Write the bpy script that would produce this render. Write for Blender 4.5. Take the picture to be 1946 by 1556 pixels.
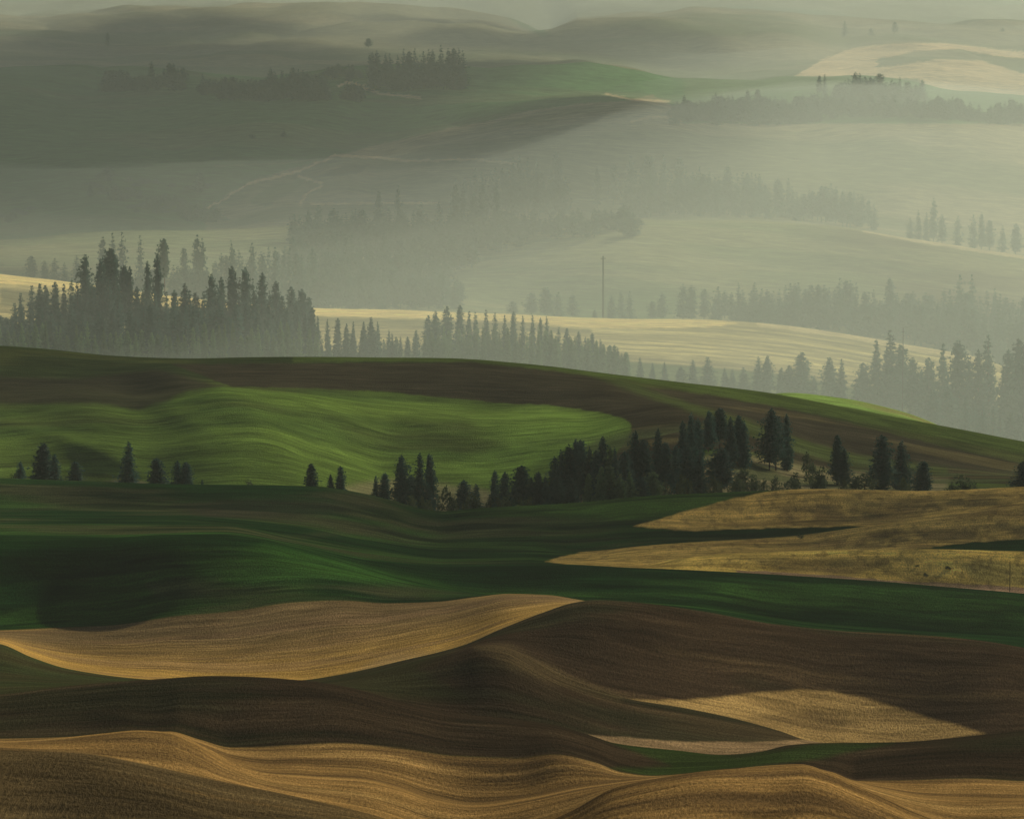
import bpy, bmesh, math, random
import numpy as np
from mathutils import Vector

R = math.radians
scene = bpy.context.scene
for o in list(bpy.data.objects):
    bpy.data.objects.remove(o, do_unlink=True)

# ------------------------------------------------------------ camera, sky, sun
PW, PH = 1946.0, 1556.0
HALF = R(5.2)
F = (PW / 2) / math.tan(HALF)          # focal length in photograph pixels
PITCH = R(6.16)
HC = 300.0
cam = bpy.data.cameras.new('camera')
cam.sensor_width = 36
cam.lens = 18 / math.tan(HALF)
cam.clip_start = 5
cam.clip_end = 80000
camo = bpy.data.objects.new('camera', cam)
camo.location = (0, 0, HC)
camo.rotation_euler = (math.pi / 2 - PITCH, 0, 0)
scene.collection.objects.link(camo)
scene.camera = camo

SUN_EL, SUN_AZ = R(24), R(36)           # azimuth to the right of the view direction (+Y)
sdir = Vector((math.sin(SUN_AZ) * math.cos(SUN_EL), math.cos(SUN_AZ) * math.cos(SUN_EL), math.sin(SUN_EL)))
world = bpy.data.worlds.new('World')
scene.world = world
world.use_nodes = True
wn = world.node_tree
bg = wn.nodes['Background']
sky = wn.nodes.new('ShaderNodeTexSky')
sky.sky_type = 'NISHITA'
sky.sun_disc = False
sky.sun_elevation = SUN_EL
sky.sun_rotation = SUN_AZ
sky.dust_density = 3.0
sky.air_density = 1.0
wn.links.new(sky.outputs[0], bg.inputs[0])
bg.inputs[1].default_value = 0.05
sun = bpy.data.lights.new('sun', 'SUN')
sun.energy = 5.0
sun.angle = R(0.8)
sun.color = (1.0, 0.91, 0.70)
suno = bpy.data.objects.new('sun', sun)
suno.rotation_euler = sdir.to_track_quat('Z', 'Y').to_euler()
suno.location = (0, 0, 2000)
scene.collection.objects.link(suno)
scene.view_settings.view_transform = 'Standard'
scene.view_settings.look = 'None'
scene.view_settings.gamma = 1
scene.view_settings.exposure = -0.27
scene.render.engine = 'CYCLES'
scene.cycles.use_denoising = True
scene.cycles.max_bounces = 4
scene.cycles.diffuse_bounces = 2
scene.cycles.volume_bounces = 1
scene.cycles.transparent_max_bounces = 16
HAZE = 0.000045
MIST = 0.00032

def tag(o, label=None, cat=None, group=None, kind=None):
    if label: o['label'] = label
    if cat: o['category'] = cat
    if group: o['group'] = group
    if kind: o['kind'] = kind
    return o

# ------------------------------------------------------------ noise
def vnoise(x, y, seed):
    rng = np.random.RandomState(seed)
    N = 256
    lat = rng.rand(N, N)
    xi = np.floor(x).astype(np.int64); yi = np.floor(y).astype(np.int64)
    fx = x - xi; fy = y - yi
    fx = fx * fx * (3 - 2 * fx); fy = fy * fy * (3 - 2 * fy)
    a = lat[xi % N, yi % N]; b = lat[(xi + 1) % N, yi % N]
    c = lat[xi % N, (yi + 1) % N]; d = lat[(xi + 1) % N, (yi + 1) % N]
    return (a * (1 - fx) + b * fx) * (1 - fy) + (c * (1 - fx) + d * fx) * fy
def fbm(x, y, seed, octv=4):
    s = 0; a = 0.5; t = 0
    for i in range(octv):
        s = s + a * vnoise(x * 2 ** i, y * 2 ** i, seed + i); t += a; a *= 0.5
    return s / t
def sstep(a, b, x):
    t = np.clip((x - a) / (b - a), 0, 1)
    return t * t * (3 - 2 * t)

# ------------------------------------------------------------ terrain control curves
# every row: (distance in metres, [(column, level), ...]) ; level is the angle below the
# line of sight of the hill's outline at that distance, columns are bearings.
def smooth_interp(x, pts):
    xs = np.array([p[0] for p in pts], float); ys = np.array([p[1] for p in pts], float)
    if len(xs) == 1: return np.full_like(x, ys[0])
    return pchip(xs, ys[None, :], x)[0]
def pchip(xs, Y, x):
    """monotone cubic through (xs, Y[c]) for every column c, evaluated at x -> [c, len(x)]"""
    h = np.diff(xs); d = np.diff(Y, axis=1) / h
    m = np.zeros_like(Y)
    if len(xs) > 2:
        w1 = 2 * h[1:] + h[:-1]; w2 = h[1:] + 2 * h[:-1]
        same = d[:, 1:] * d[:, :-1] > 0
        with np.errstate(divide='ignore', invalid='ignore'):
            mm = (w1 + w2) / (w1 / d[:, :-1] + w2 / d[:, 1:])
        m[:, 1:-1] = np.where(same, mm, 0)
    m[:, 0] = d[:, 0]; m[:, -1] = d[:, -1]
    i = np.clip(np.searchsorted(xs, x, side='right') - 1, 0, len(xs) - 2)
    hh = h[i]; t = np.clip((x - xs[i]) / hh, 0, 1)
    h00 = 2 * t ** 3 - 3 * t ** 2 + 1; h10 = t ** 3 - 2 * t ** 2 + t
    h01 = -2 * t ** 3 + 3 * t ** 2; h11 = t ** 3 - t ** 2
    return h00 * Y[:, i] + h10 * hh * m[:, i] + h01 * Y[:, i + 1] + h11 * hh * m[:, i + 1]

cA = [(-700, 1380), (0, 1419), (150, 1430), (250, 1448), (400, 1478), (560, 1512), (700, 1545), (850, 1586), (980, 1580), (1080, 1543), (1170, 1496), (1300, 1471), (1450, 1455), (1520, 1451), (1570, 1463), (1620, 1485), (1680, 1512), (1740, 1540), (1850, 1575), (2000, 1560), (2650, 1500)]
cT = [(-700, 1380), (0, 1406), (120, 1399), (200, 1391), (260, 1386), (320, 1390), (370, 1411), (440, 1450), (520, 1474), (600, 1480), (680, 1483), (750, 1497), (820, 1520), (900, 1532), (1000, 1520), (1100, 1500), (1180, 1488), (1300, 1474), (1520, 1453), (1600, 1478), (1680, 1500), (1760, 1515), (1850, 1520), (1946, 1522), (2650, 1500)]
cBd = [(-700, 1370), (0, 1402), (150, 1398), (260, 1388), (320, 1388), (380, 1405), (440, 1420), (560, 1417), (640, 1414), (760, 1424), (860, 1437), (980, 1439), (1050, 1432), (1130, 1448), (1180, 1466), (1240, 1473), (1350, 1464), (1450, 1456), (1520, 1455), (1580, 1466), (1630, 1483), (1700, 1483), (1850, 1479), (1946, 1484), (2650, 1490)]
cB = [(-700, 1340), (0, 1318), (100, 1306), (200, 1296), (280, 1290), (400, 1284), (480, 1285), (560, 1290), (650, 1302), (760, 1330), (880, 1356), (950, 1362), (1050, 1375), (1120, 1395), (1170, 1411), (1290, 1425), (1370, 1433), (1440, 1428), (1500, 1415), (1560, 1411), (1700, 1410), (1860, 1397), (1946, 1388), (2650, 1350)]
cE = [(-700, 1260), (0, 1290), (270, 1302), (400, 1304), (560, 1304), (640, 1295), (760, 1268), (860, 1240), (920, 1226), (960, 1232), (1000, 1252), (1060, 1286), (1130, 1312), (1200, 1329), (1300, 1345), (1400, 1366), (1480, 1388), (1540, 1408), (1700, 1424), (1946, 1410), (2650, 1380)]
cD = [(-700, 1160), (0, 1223), (60, 1248), (130, 1270), (270, 1289), (400, 1296), (560, 1292), (640, 1281), (760, 1254), (880, 1224), (950, 1194), (1030, 1163), (1090, 1144), (1130, 1139), (1200, 1142), (1290, 1153), (1350, 1163), (1420, 1179), (1470, 1189), (1560, 1197), (1700, 1203), (1800, 1210), (1880, 1220), (1946, 1232), (2650, 1330)]
cW = [(-700, 1220), (0, 1196), (100, 1192), (200, 1189), (340, 1174), (450, 1162), (560, 1147), (640, 1144), (740, 1150), (830, 1147), (900, 1138), (970, 1131), (1040, 1133), (1110, 1143), (1300, 1162), (1560, 1206), (1946, 1242), (2650, 1340)]
cH2 = [(-700, 1040), (0, 1022), (200, 1022), (330, 1016), (420, 1016), (500, 1026), (560, 1041), (640, 1064), (700, 1081), (760, 1098), (850, 1118), (930, 1130), (1000, 1132), (1110, 1138), (1300, 1150), (1560, 1185), (1946, 1215), (2650, 1320)]
cJ = [(-700, 1030), (0, 1016), (200, 1018), (420, 1012), (560, 1034), (700, 1062), (850, 1076), (950, 1074), (1040, 1073), (1220, 1079), (1400, 1088), (1600, 1101), (1800, 1115), (1946, 1128), (2650, 1200)]
cG3 = [(-700, 1010), (0, 1000), (420, 1000), (560, 1026), (700, 1050), (850, 1066), (1000, 1062), (1040, 1066), (1130, 1073), (1220, 1076), (1300, 1061), (1400, 1051), (1600, 1045), (1760, 1043), (1946, 1047), (2650, 1070)]
cG2 = [(-700, 990), (0, 985), (300, 985), (560, 1000), (700, 1025), (850, 1045), (1000, 1046), (1100, 1049), (1200, 1038), (1300, 1030), (1500, 1018), (1640, 1000), (1750, 985), (1946, 962), (2650, 900)]
cH1 = [(-700, 890), (0, 910), (150, 915), (350, 922), (600, 926), (660, 933), (740, 950), (800, 966), (840, 971), (900, 966), (1100, 955), (1250, 941), (1400, 934), (1560, 928), (1750, 932), (1946, 925), (2650, 890)]
cS1 = [(-700, 930), (0, 950), (400, 960), (700, 965), (830, 990), (1040, 975), (1200, 952), (1400, 940), (1600, 935), (1946, 930), (2650, 900)]
cS2 = [(-700, 850), (0, 850), (200, 838), (300, 846), (450, 832), (600, 862), (750, 905), (900, 905), (1040, 890), (1200, 862), (1300, 850), (1380, 848), (1460, 868), (1540, 890), (1700, 905), (1946, 905), (2650, 920)]
cSp = [(-700, 740), (0, 752), (150, 746), (260, 757), (330, 750), (420, 742), (560, 752), (750, 775), (950, 790), (1100, 790), (1200, 775), (1280, 765), (1350, 777), (1450, 806), (1560, 845), (1650, 866), (1800, 886), (1946, 905), (2650, 960)]
cKf = [(-700, 690), (0, 705), (200, 714), (330, 706), (400, 716), (600, 720), (800, 722), (1000, 728), (1150, 735), (1300, 768), (1400, 782), (1560, 810), (1750, 845), (1946, 885), (2650, 960)]
cK = [(-700, 640), (0, 658), (100, 666), (220, 678), (350, 682), (560, 679), (760, 680), (860, 682), (1000, 692), (1150, 710), (1300, 728), (1460, 747), (1600, 773), (1750, 801), (1850, 820), (1946, 838), (2650, 960)]
cK2 = [(-700, 700), (860, 700), (1300, 742), (1420, 752), (1500, 746), (1600, 756), (1700, 777), (1780, 806), (1850, 850), (1946, 870), (2650, 990)]
cFL = [(-700, 690), (0, 702), (300, 712), (800, 708), (1100, 722), (1200, 732), (1500, 762), (1700, 815), (1946, 880), (2650, 980)]
cL1 = [(-700, 560), (0, 600), (300, 630), (600, 640), (900, 640), (1150, 655), (1400, 670), (1700, 715), (1946, 780), (2650, 900)]
cL = [(-700, 470), (0, 521), (100, 531), (300, 560), (450, 575), (600, 585), (800, 592), (1000, 600), (1200, 605), (1350, 608), (1450, 615), (1600, 635), (1700, 652), (1860, 680), (1946, 710), (2650, 850)]
cM0 = [(-700, 490), (0, 530), (300, 545), (600, 590), (870, 580), (1000, 590), (1300, 600), (1500, 600), (1700, 620), (1946, 660), (2650, 760)]
cM1 = [(-700, 470), (0, 500), (300, 500), (560, 510), (870, 495), (1150, 480), (1400, 505), (1600, 520), (1946, 560), (2650, 640)]
cM = [(-700, 440), (0, 455), (200, 440), (400, 437), (550, 430), (700, 440), (860, 440), (1050, 428), (1250, 419), (1400, 419), (1500, 423), (1600, 432), (1750, 456), (1946, 486), (2650, 560)]
cO = [(-700, 440), (0, 420), (200, 400), (300, 410), (400, 425), (550, 400), (750, 395), (1000, 405), (1300, 410), (1500, 415), (1700, 440), (1946, 470), (2650, 540)]
cO1 = [(-700, 330), (0, 335), (200, 318), (400, 322), (560, 330), (650, 318), (720, 330), (850, 318), (1000, 308), (1200, 330), (1400, 320), (1700, 350), (1946, 370), (2650, 420)]
cO2 = [(-700, 250), (0, 250), (300, 260), (500, 240), (700, 268), (850, 240), (1000, 215), (1200, 196), (1270, 206), (1360, 232), (1550, 238), (1700, 224), (1800, 226), (1946, 240), (2650, 300)]
cP1 = [(-700, 170), (0, 170), (200, 178), (350, 172), (500, 188), (640, 160), (700, 170), (900, 175), (1100, 180), (1270, 190), (1400, 185), (1550, 168), (1640, 163), (1800, 195), (1946, 205), (2650, 240)]
cP = [(-700, 120), (0, 128), (150, 125), (280, 132), (480, 145), (700, 130), (900, 131), (1000, 122), (1100, 122), (1200, 134), (1300, 151), (1450, 149), (1640, 148), (1740, 158), (1820, 170), (1946, 178), (2650, 210)]
cQ0 = [(-700, 100), (0, 118), (300, 116), (600, 112), (900, 112), (1100, 118), (1300, 146), (1420, 138), (1640, 120), (1750, 112), (1850, 116), (1946, 130), (2650, 180)]
cQ1 = [(-700, 60), (0, 70), (300, 75), (600, 68), (900, 62), (1000, 72), (1300, 52), (1500, 60), (1620, 78), (1700, 78), (1850, 90), (1946, 103), (2650, 160)]
cQ2 = [(-700, 20), (0, 32), (300, 18), (600, 14), (900, 34), (1000, 58), (1040, 66), (1100, 30), (1300, 20), (1500, 30), (1650, 45), (1946, 50), (2650, 80)]
cQ3 = [(-700, -35), (0, -34), (350, -40), (600, -32), (900, -40), (1100, -22), (1240, -8), (1400, -18), (1650, -6), (1946, 5), (2650, 15)]

def off(c, pts):      # curve + offset
    xs = sorted(set([p[0] for p in c] + [p[0] for p in pts]))
    a = np.interp(xs, [p[0] for p in c], [p[1] for p in c]); b = np.interp(xs, [p[0] for p in pts], [p[1] for p in pts])
    return list(zip(xs, a + b))
ROWS = [
    (300, [(0, 2330)]), (400, [(0, 1900)]), (460, [(0, 1690)]),
    (520, cA), (548, off(cA, [(0, 10), (400, 8), (700, 3), (1000, 3), (1170, 5), (1450, 3), (1600, 10), (1900, 5)])),
    (590, cT), (612, off(cT, [(0, 8), (250, 9), (340, 5), (420, -3), (560, -12), (1000, -8), (1180, -4), (1600, -2), (1946, -4)])),
    (640, cBd), (690, cB), (722, off(cB, [(-100, 0), (0, -3), (200, 2), (300, 9), (600, 13), (1000, 12), (1200, 9), (1946, 14)])),
    (780, cE), (808, off(cE, [(500, -2), (800, -2), (900, 3), (960, 8), (1200, 9), (1540, 8), (1946, 4)])),
    (880, cD), (912, off(cD, [(-700, -4), (0, -2), (300, -1), (500, 3), (700, 8), (1100, 8), (1500, 10), (1946, 10)])),
    (1000, cW), (1060, cH2), (1078, off(cH2, [(0, -1), (250, 3), (600, 5), (900, 4), (1100, 0), (1946, -4)])),
    (1120, cJ), (1128, off(cJ, [(0, -1), (1000, -1), (1300, 1), (1946, 0)])), (1154, cG3), (1168, off(cG3, [(0, -2), (900, -2), (1200, -2), (1350, 6), (1946, 8)])), (1214, off(cG2, [(0, 8), (1000, 12), (1150, 16), (1400, 24), (1600, 42), (1760, 54), (1946, 80), (2650, 110)])),
    (1250, cG2), (1268, off(cG2, [(0, -4), (1000, -4), (1200, 3), (1946, 8)])), (1302, off(cH1, [(0, 52), (840, 44), (1200, 52), (1400, 66), (1600, 66), (1800, 48), (1946, 36), (2650, 16)])),
    (1340, cH1), (1385, off(cH1, [(0, 22)])), (1440, cS1), (1530, cS2), (1620, cSp), (1640, off(cSp, [(1000, -5), (1150, -2), (1300, 5), (1946, 5)])),
    (1690, cKf), (1750, cK), (1800, off(cK, [(0, 16)])), (1900, cK2), (2030, off(cK, [(0, 50)])),
    (2900, cFL), (3150, cL1), (3400, cL), (3500, off(cL, [(0, 12)])), (3700, cM0), (3950, cM1), (4200, cM),
    (4270, off(cM, [(0, 4), (1000, 6), (1946, 10)])), (4500, cO), (4700, cO1), (4950, cO2),
    (5350, cP1), (5800, cP), (5900, off(cP, [(0, 5)])), (6300, cQ0), (6800, cQ1), (7500, cQ2), (7600, off(cQ2, [(0, 4)])),
    (9000, cQ3), (9200, off(cQ3, [(0, 4)])), (12000, [(0, -85)]), (20000, [(0, -195)]), (40000, [(0, -285)]),
]
CU = np.array([r[0] for r in ROWS], float)

def curves_at(px):
    """control levels for every column: [len(px), rows]"""
    return np.stack([smooth_interp(np.clip(px, -700, 2650), r[1]) for r in ROWS], axis=1)

# columns
cols = np.concatenate([-np.geomspace(9000, 420, 30), np.arange(-400, -10, 10), np.arange(-10, 1957, 2.4), np.arange(1960, 2350, 10), 1946 + np.geomspace(420, 9000, 30)])
CP = curves_at(cols)
# rows: finer where the outline curves are far apart
fr = (cols > -20) & (cols < 1966)
us = []
for k in range(len(CU) - 1):
    dp = np.abs(np.diff(CP[fr][:, k:k + 2], axis=1)).max()
    step = 1.5
    n = max(8, int(dp / step))
    if CU[k] < 450 or CU[k] >= 12000: n = min(n, 25)
    us.append(np.linspace(CU[k], CU[k + 1], n, endpoint=False))
us.append(np.array([CU[-1]]))
U = np.concatenate(us)
NC, NR = len(cols), len(U)
P = pchip(CU, CP, U)                    # [NC, NR]
PX = np.repeat(cols[:, None], NR, 1)
UU = np.repeat(U[None, :], NC, 0)

def u_of(px, py, u0, u1):
    """distance at which the ground between u0 and u1 is seen at level py"""
    c = curves_at(np.array([float(px)]))
    x = np.linspace(u0, u1, 240)
    p = pchip(CU, c, x)[0]
    return float(x[np.argmin(np.abs(p - py))])

# relief inside the bands: spurs and swales (amount in pixels of rise, + is up)
def spur(a, b, w, A, u0, u1, endfade=0.2):
    """long rounded rise running over the ground from photo point a to photo point b"""
    global P
    ua, ub = u_of(a[0], a[1], u0, u1), u_of(b[0], b[1], u0, u1)
    if ub < ua: a, b, ua, ub = b, a, ub, ua
    if ub - ua < 1: ub = ua + 1
    t = (UU - ua) / (ub - ua)
    cx = a[0] + (b[0] - a[0]) * t
    env = sstep(-endfade, endfade, t) * (1 - sstep(1 - endfade, 1 + endfade, t))
    P = P - A * env * np.exp(-((PX - cx) / w) ** 2)
def swell(px, py, rx, ru, A, u0, u1):
    global P
    uc = u_of(px, py, u0, u1)
    P = P - A * np.exp(-((PX - px) / rx) ** 2 - ((UU - uc) / ru) ** 2)
# face of the big green hill
spur((330, 720), (560, 900), 55, 4.5, 1440, 1700)
spur((560, 760), (880, 915), 60, 4.5, 1440, 1700)
spur((800, 800), (1000, 860), 55, 3.5, 1440, 1700)
spur((0, 800), (260, 900), 45, 3.5, 1440, 1700)
spur((200, 745), (420, 830), 40, 2.5, 1440, 1700)
swell(620, 860, 60, 45, -3.0, 1440, 1700)
swell(430, 820, 50, 40, -3.0, 1440, 1700)
swell(760, 850, 60, 30, -2.5, 1440, 1700)
# green hills in the middle
swell(600, 1110, 180, 25, 5, 1000, 1060)
swell(60, 1140, 130, 26, -2.5, 1000, 1060)
swell(330, 1150, 70, 18, 4, 1000, 1060)
swell(450, 960, 180, 25, 6, 1270, 1340)
swell(640, 995, 160, 22, -5, 1186, 1270)
swell(1500, 1150, 130, 18, -5, 1060, 1120)
swell(1780, 1165, 90, 18, -5, 1060, 1120)
swell(1300, 1120, 130, 18, 4, 1060, 1120)
# wheat bowl and brown hills
swell(560, 1240, 170, 30, -6, 915, 1000)
swell(800, 1190, 120, 25, 5, 915, 1000)
spur((960, 1235), (1180, 1325), 40, 3, 810, 880)
swell(1300, 1240, 110, 22, -9, 812, 880)
swell(1560, 1330, 120, 16, 2.5, 808, 870)
swell(1480, 1230, 90, 22, 8, 812, 880)
swell(1760, 1280, 120, 25, -10, 812, 880)
swell(420, 1330, 70, 18, 4, 640, 690)
swell(290, 1350, 60, 16, -8, 640, 690)
swell(620, 1360, 90, 18, 8, 640, 690)
swell(900, 1400, 90, 14, -4, 640, 690)
swell(1750, 1440, 130, 16, 5, 640, 690)
swell(1560, 1440, 60, 12, -4, 640, 690)
spur((330, 1395), (560, 1480), 30, 4, 560, 640)
swell(800, 1460, 110, 14, 5, 600, 640)
swell(1000, 1480, 70, 14, -5, 600, 640)
swell(1330, 1510, 70, 18, 6, 460, 520)
swell(1480, 1520, 60, 18, -6, 460, 520)
swell(200, 1500, 130, 25, 6, 460, 520)
swell(420, 1530, 90, 20, -5, 460, 520)
# undulations everywhere
wx = (PX - 973) / F * UU
amp = np.interp(UU, [400, 1000, 1600, 2000, 3500, 6000, 9000], [6.5, 6.0, 4.0, 4, 4.5, 6, 3])
amp = amp * np.interp(UU, [0, 12000, 13000], [1, 1, 4])
P = P - amp * (fbm(wx / 70 + 40, UU / 55 + 7, 11, 3) - 0.5) * 1.3
P = P - 0.8 * (fbm(wx / 14 + 3, UU / 11 + 17, 31, 3) - 0.5)
# gullies on the far slopes
gully = np.interp(UU, [4300, 4600, 7500, 9000], [0, 9, 14, 5])
P = P - gully * (np.abs(fbm(wx / 160 + 9, UU / 300 + 2, 77, 3) - 0.5) * 4 - 0.4)

def to_world(px, p, u):
    warp = 1 + 0.025 * np.sin(px / 330.0 + u / 700.0) + 0.012 * np.sin(px / 120.0 + 1.3)
    Y = np.interp(u, [0, 1750, 2030, 2900, 12000, 40000], [0, 1050, 1300, 3350, 13500, 41000]) * warp
    x = (px - PW / 2) / F; y = -(p - PH / 2) / F
    t = Y / (math.cos(PITCH) + y * math.sin(PITCH))
    return t * x, Y, HC + t * (-math.sin(PITCH) + y * math.cos(PITCH)), t
WX, WY, WZ, WT = to_world(PX, P, UU)

def ground(px, u):
    """world point of the terrain at bearing column px and nominal distance u, plus its level and scale"""
    i = min(max(np.searchsorted(cols, px) - 1, 0), NC - 2); j = min(max(np.searchsorted(U, u) - 1, 0), NR - 2)
    a = (px - cols[i]) / (cols[i + 1] - cols[i]); b = (u - U[j]) / (U[j + 1] - U[j])
    def L(M): return float((M[i, j] * (1 - a) + M[i + 1, j] * a) * (1 - b) + (M[i, j + 1] * (1 - a) + M[i + 1, j + 1] * a) * b)
    return Vector((L(WX), L(WY), L(WZ))), L(P), L(WT)

# ------------------------------------------------------------ field colours (albedo of crop and soil)
SOIL = (0.044, 0.028, 0.015); DSOIL = (0.030, 0.020, 0.011)
WHEAT = (0.48, 0.295, 0.075); TAN = (0.30, 0.18, 0.058)
GREEN = (0.016, 0.052, 0.010); DGREEN = (0.009, 0.038, 0.008); LIME = (0.125, 0.20, 0.034)
GOLD = (0.60, 0.41, 0.11); OLIVE = (0.10, 0.095, 0.035); SAGE = (0.14, 0.15, 0.085); PALE = (0.75, 0.58, 0.33)
COL = np.zeros((NC, NR, 3)) + np.array(GREEN)
def paint(color, mask):
    global COL
    COL = COL * (1 - mask[..., None]) + np.array(color) * mask[..., None]
EDGE_X = 9 * (fbm(wx / 3.0 + 5, UU / 9 + 3, 91, 3) - 0.5) + 14 * (fbm(wx / 14 + 5, UU / 30 + 3, 95, 2) - 0.5)
EDGE_Y = 4.5 * (fbm(wx / 2.5 + 1, UU / 7 + 6, 93, 3) - 0.5)
def band(u0, u1, soft=3):
    return sstep(u0 - soft, u0 + soft, UU) * (1 - sstep(u1 - soft, u1 + soft, UU))
def poly(pts, soft=3.0):
    """soft mask of a field outline"""
    pts = np.array(pts, float)
    x0, y0 = pts.min(0) - 4 * soft; x1, y1 = pts.max(0) + 4 * soft
    ci = np.where((cols >= x0) & (cols <= x1))[0]
    m = np.zeros((NC, NR))
    if len(ci) == 0: return m
    c0, c1 = ci[0], ci[-1] + 1
    X = PX[c0:c1] + EDGE_X[c0:c1]; Yp = P[c0:c1] + EDGE_Y[c0:c1]
    d = np.full(X.shape, 1e9); ins = np.zeros(X.shape, bool)
    n = len(pts)
    for i in range(n):
        ax, ay = pts[i]; bx, by = pts[(i + 1) % n]
        ex, ey = bx - ax, by - ay
        t = np.clip(((X - ax) * ex + (Yp - ay) * ey) / (ex * ex + ey * ey + 1e-9), 0, 1)
        d = np.minimum(d, np.hypot(X - ax - t * ex, Yp - ay - t * ey))
        cond = ((ay > Yp) != (by > Yp))
        xi = (bx - ax) * (Yp - ay) / ((by - ay) if by != ay else 1e-9) + ax
        ins ^= cond & (X < xi)
    sd = np.where(ins, d, -d)
    m[c0:c1] = sstep(-soft / 2, soft / 2, sd)
    return m
def track(pts, w, color, mask):
    up = [(x, y - w / 2) for x, y in pts]; dn = [(x, y + w / 2) for x, y in reversed(pts)]
    paint(color, mask * poly(up + dn, 2))
nz = lambda sx, su, seed, o=4: fbm(wx / sx + seed * 1.7, UU / su + seed * 2.3, seed * 13 + 5, o)
def patch(color, mask, sx, su, seed, lo, hi, k=1.0):
    paint(color, mask * sstep(lo, hi, nz(sx, su, seed)) * k)

# foreground tan and brown
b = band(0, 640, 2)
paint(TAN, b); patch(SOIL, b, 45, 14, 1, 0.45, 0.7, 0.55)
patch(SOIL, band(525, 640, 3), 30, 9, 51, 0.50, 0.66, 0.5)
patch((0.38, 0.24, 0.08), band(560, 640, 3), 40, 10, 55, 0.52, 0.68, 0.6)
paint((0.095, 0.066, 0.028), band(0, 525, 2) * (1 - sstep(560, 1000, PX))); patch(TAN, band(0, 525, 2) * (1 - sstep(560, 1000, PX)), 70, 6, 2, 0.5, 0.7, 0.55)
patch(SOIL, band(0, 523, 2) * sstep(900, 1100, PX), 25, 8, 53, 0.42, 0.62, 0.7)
m = band(640, 700, 1.5)
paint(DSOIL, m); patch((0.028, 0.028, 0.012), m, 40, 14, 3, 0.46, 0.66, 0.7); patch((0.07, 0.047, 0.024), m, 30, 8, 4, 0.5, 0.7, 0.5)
paint((0.026, 0.048, 0.010), m * poly([(1130, 1395), (1200, 1412), (1400, 1436), (1560, 1412), (1700, 1411), (1560, 1440), (1460, 1452), (1240, 1476), (1160, 1460), (1270, 1455)], 14) * 0.85)
m = band(640, 885, 1.5) * (1 - sstep(640, 650, UU) * (1 - sstep(640, 690, UU)) * 0)
lowl = band(690, 880, 3) * (1 - sstep(300, 420, PX))
paint((0.034, 0.042, 0.014), lowl); patch((0.055, 0.045, 0.018), lowl, 30, 16, 5, 0.4, 0.65, 0.6)
m = band(700, 885, 2) * sstep(420, 520, PX)
paint(SOIL, m); patch((0.028, 0.030, 0.013), m, 45, 22, 6, 0.46, 0.66, 0.7); patch((0.09, 0.06, 0.028), m, 40, 9, 7, 0.5, 0.72, 0.5)
paint((0.030, 0.036, 0.012), band(700, 885, 2) * poly([(560, 1292), (760, 1254), (880, 1226), (800, 1270), (900, 1330), (760, 1330)], 30) * 0.6)
paint((0.14, 0.105, 0.045), band(700, 885, 2) * poly([(900, 1226), (960, 1222), (1020, 1250), (1100, 1290), (1190, 1322), (1180, 1332), (1060, 1300), (960, 1262)], 18) * 0.35)
paint((0.42, 0.28, 0.10), band(790, 885, 2) * poly([(1150, 1328), (1260, 1330), (1360, 1326), (1450, 1314), (1520, 1310), (1580, 1312), (1640, 1326), (1700, 1345), (1780, 1368), (1870, 1393), (1800, 1405), (1600, 1425), (1480, 1400), (1340, 1362)], 9) * 0.72)
paint(SOIL, band(790, 885, 2) * poly([(1420, 1366), (1500, 1352), (1540, 1350), (1600, 1362), (1640, 1380), (1580, 1390), (1480, 1380)], 22) * 0.45)
paint((0.33, 0.22, 0.11), band(705, 785, 2) * poly([(1100, 1394), (1200, 1402), (1300, 1409), (1420, 1409), (1560, 1404), (1600, 1425), (1400, 1450), (1200, 1430)], 5) * 0.7)
# wheat stubble bowl
m = band(884, 1001, 1.0)
paint(WHEAT, m); patch((0.17, 0.12, 0.06), m * sstep(1285, 1200, P) * 0 + m * sstep(938, 985, UU), 60, 30, 8, 0.05, 0.5, 0.85)
patch((0.26, 0.16, 0.075), m, 40, 6, 9, 0.5, 0.65, 0.5)
paint((0.44, 0.29, 0.12), m * poly([(860, 1235), (960, 1190), (1110, 1138), (1130, 1160), (1000, 1200), (800, 1265), (640, 1290), (740, 1240)], 20) * 0.7)
track([(446, 1264), (450, 1254), (462, 1248), (480, 1246), (520, 1243)], 3.2, (0.56, 0.37, 0.13), m * 0.55); track([(458, 1262), (464, 1253), (478, 1249)], 2.5, (0.56, 0.37, 0.13), m * 0.5)
# green middle hills
m = band(1001, 1125, 1.2)
paint(DGREEN, m); patch((0.040, 0.105, 0.018), m, 60, 25, 10, 0.45, 0.65, 0.8); patch((0.085, 0.075, 0.035), m * sstep(1105, 1125, P) * (1 - sstep(700, 1000, PX)), 45, 14, 11, 0.5, 0.68, 0.6)
paint((0.10, 0.11, 0.045), m * poly([(280, 1110), (350, 1098), (420, 1105), (380, 1125), (300, 1135)], 26) * 0.55)
paint((0.045, 0.13, 0.018), m * poly([(500, 1035), (640, 1062), (860, 1118), (700, 1100), (560, 1085), (420, 1060)], 26) * 0.6)
m = band(1125, 1345, 1.2)
paint(DGREEN, m); patch((0.042, 0.092, 0.018), m, 70, 30, 12, 0.42, 0.62, 0.8); patch((0.080, 0.072, 0.034), m, 60, 18, 13, 0.52, 0.7, 0.6)
paint((0.075, 0.070, 0.035), m * poly([(200, 1022), (330, 1012), (360, 1018), (560, 1018), (800, 990), (860, 1000), (1240, 990), (1000, 985), (700, 1010), (500, 1030)], 16) * 0.4)
paint((0.05, 0.045, 0.028), band(1270, 1340, 6) * poly([(330, 960), (480, 950), (640, 952), (720, 962), (640, 975), (400, 990)], 22) * 0.65)
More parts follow.
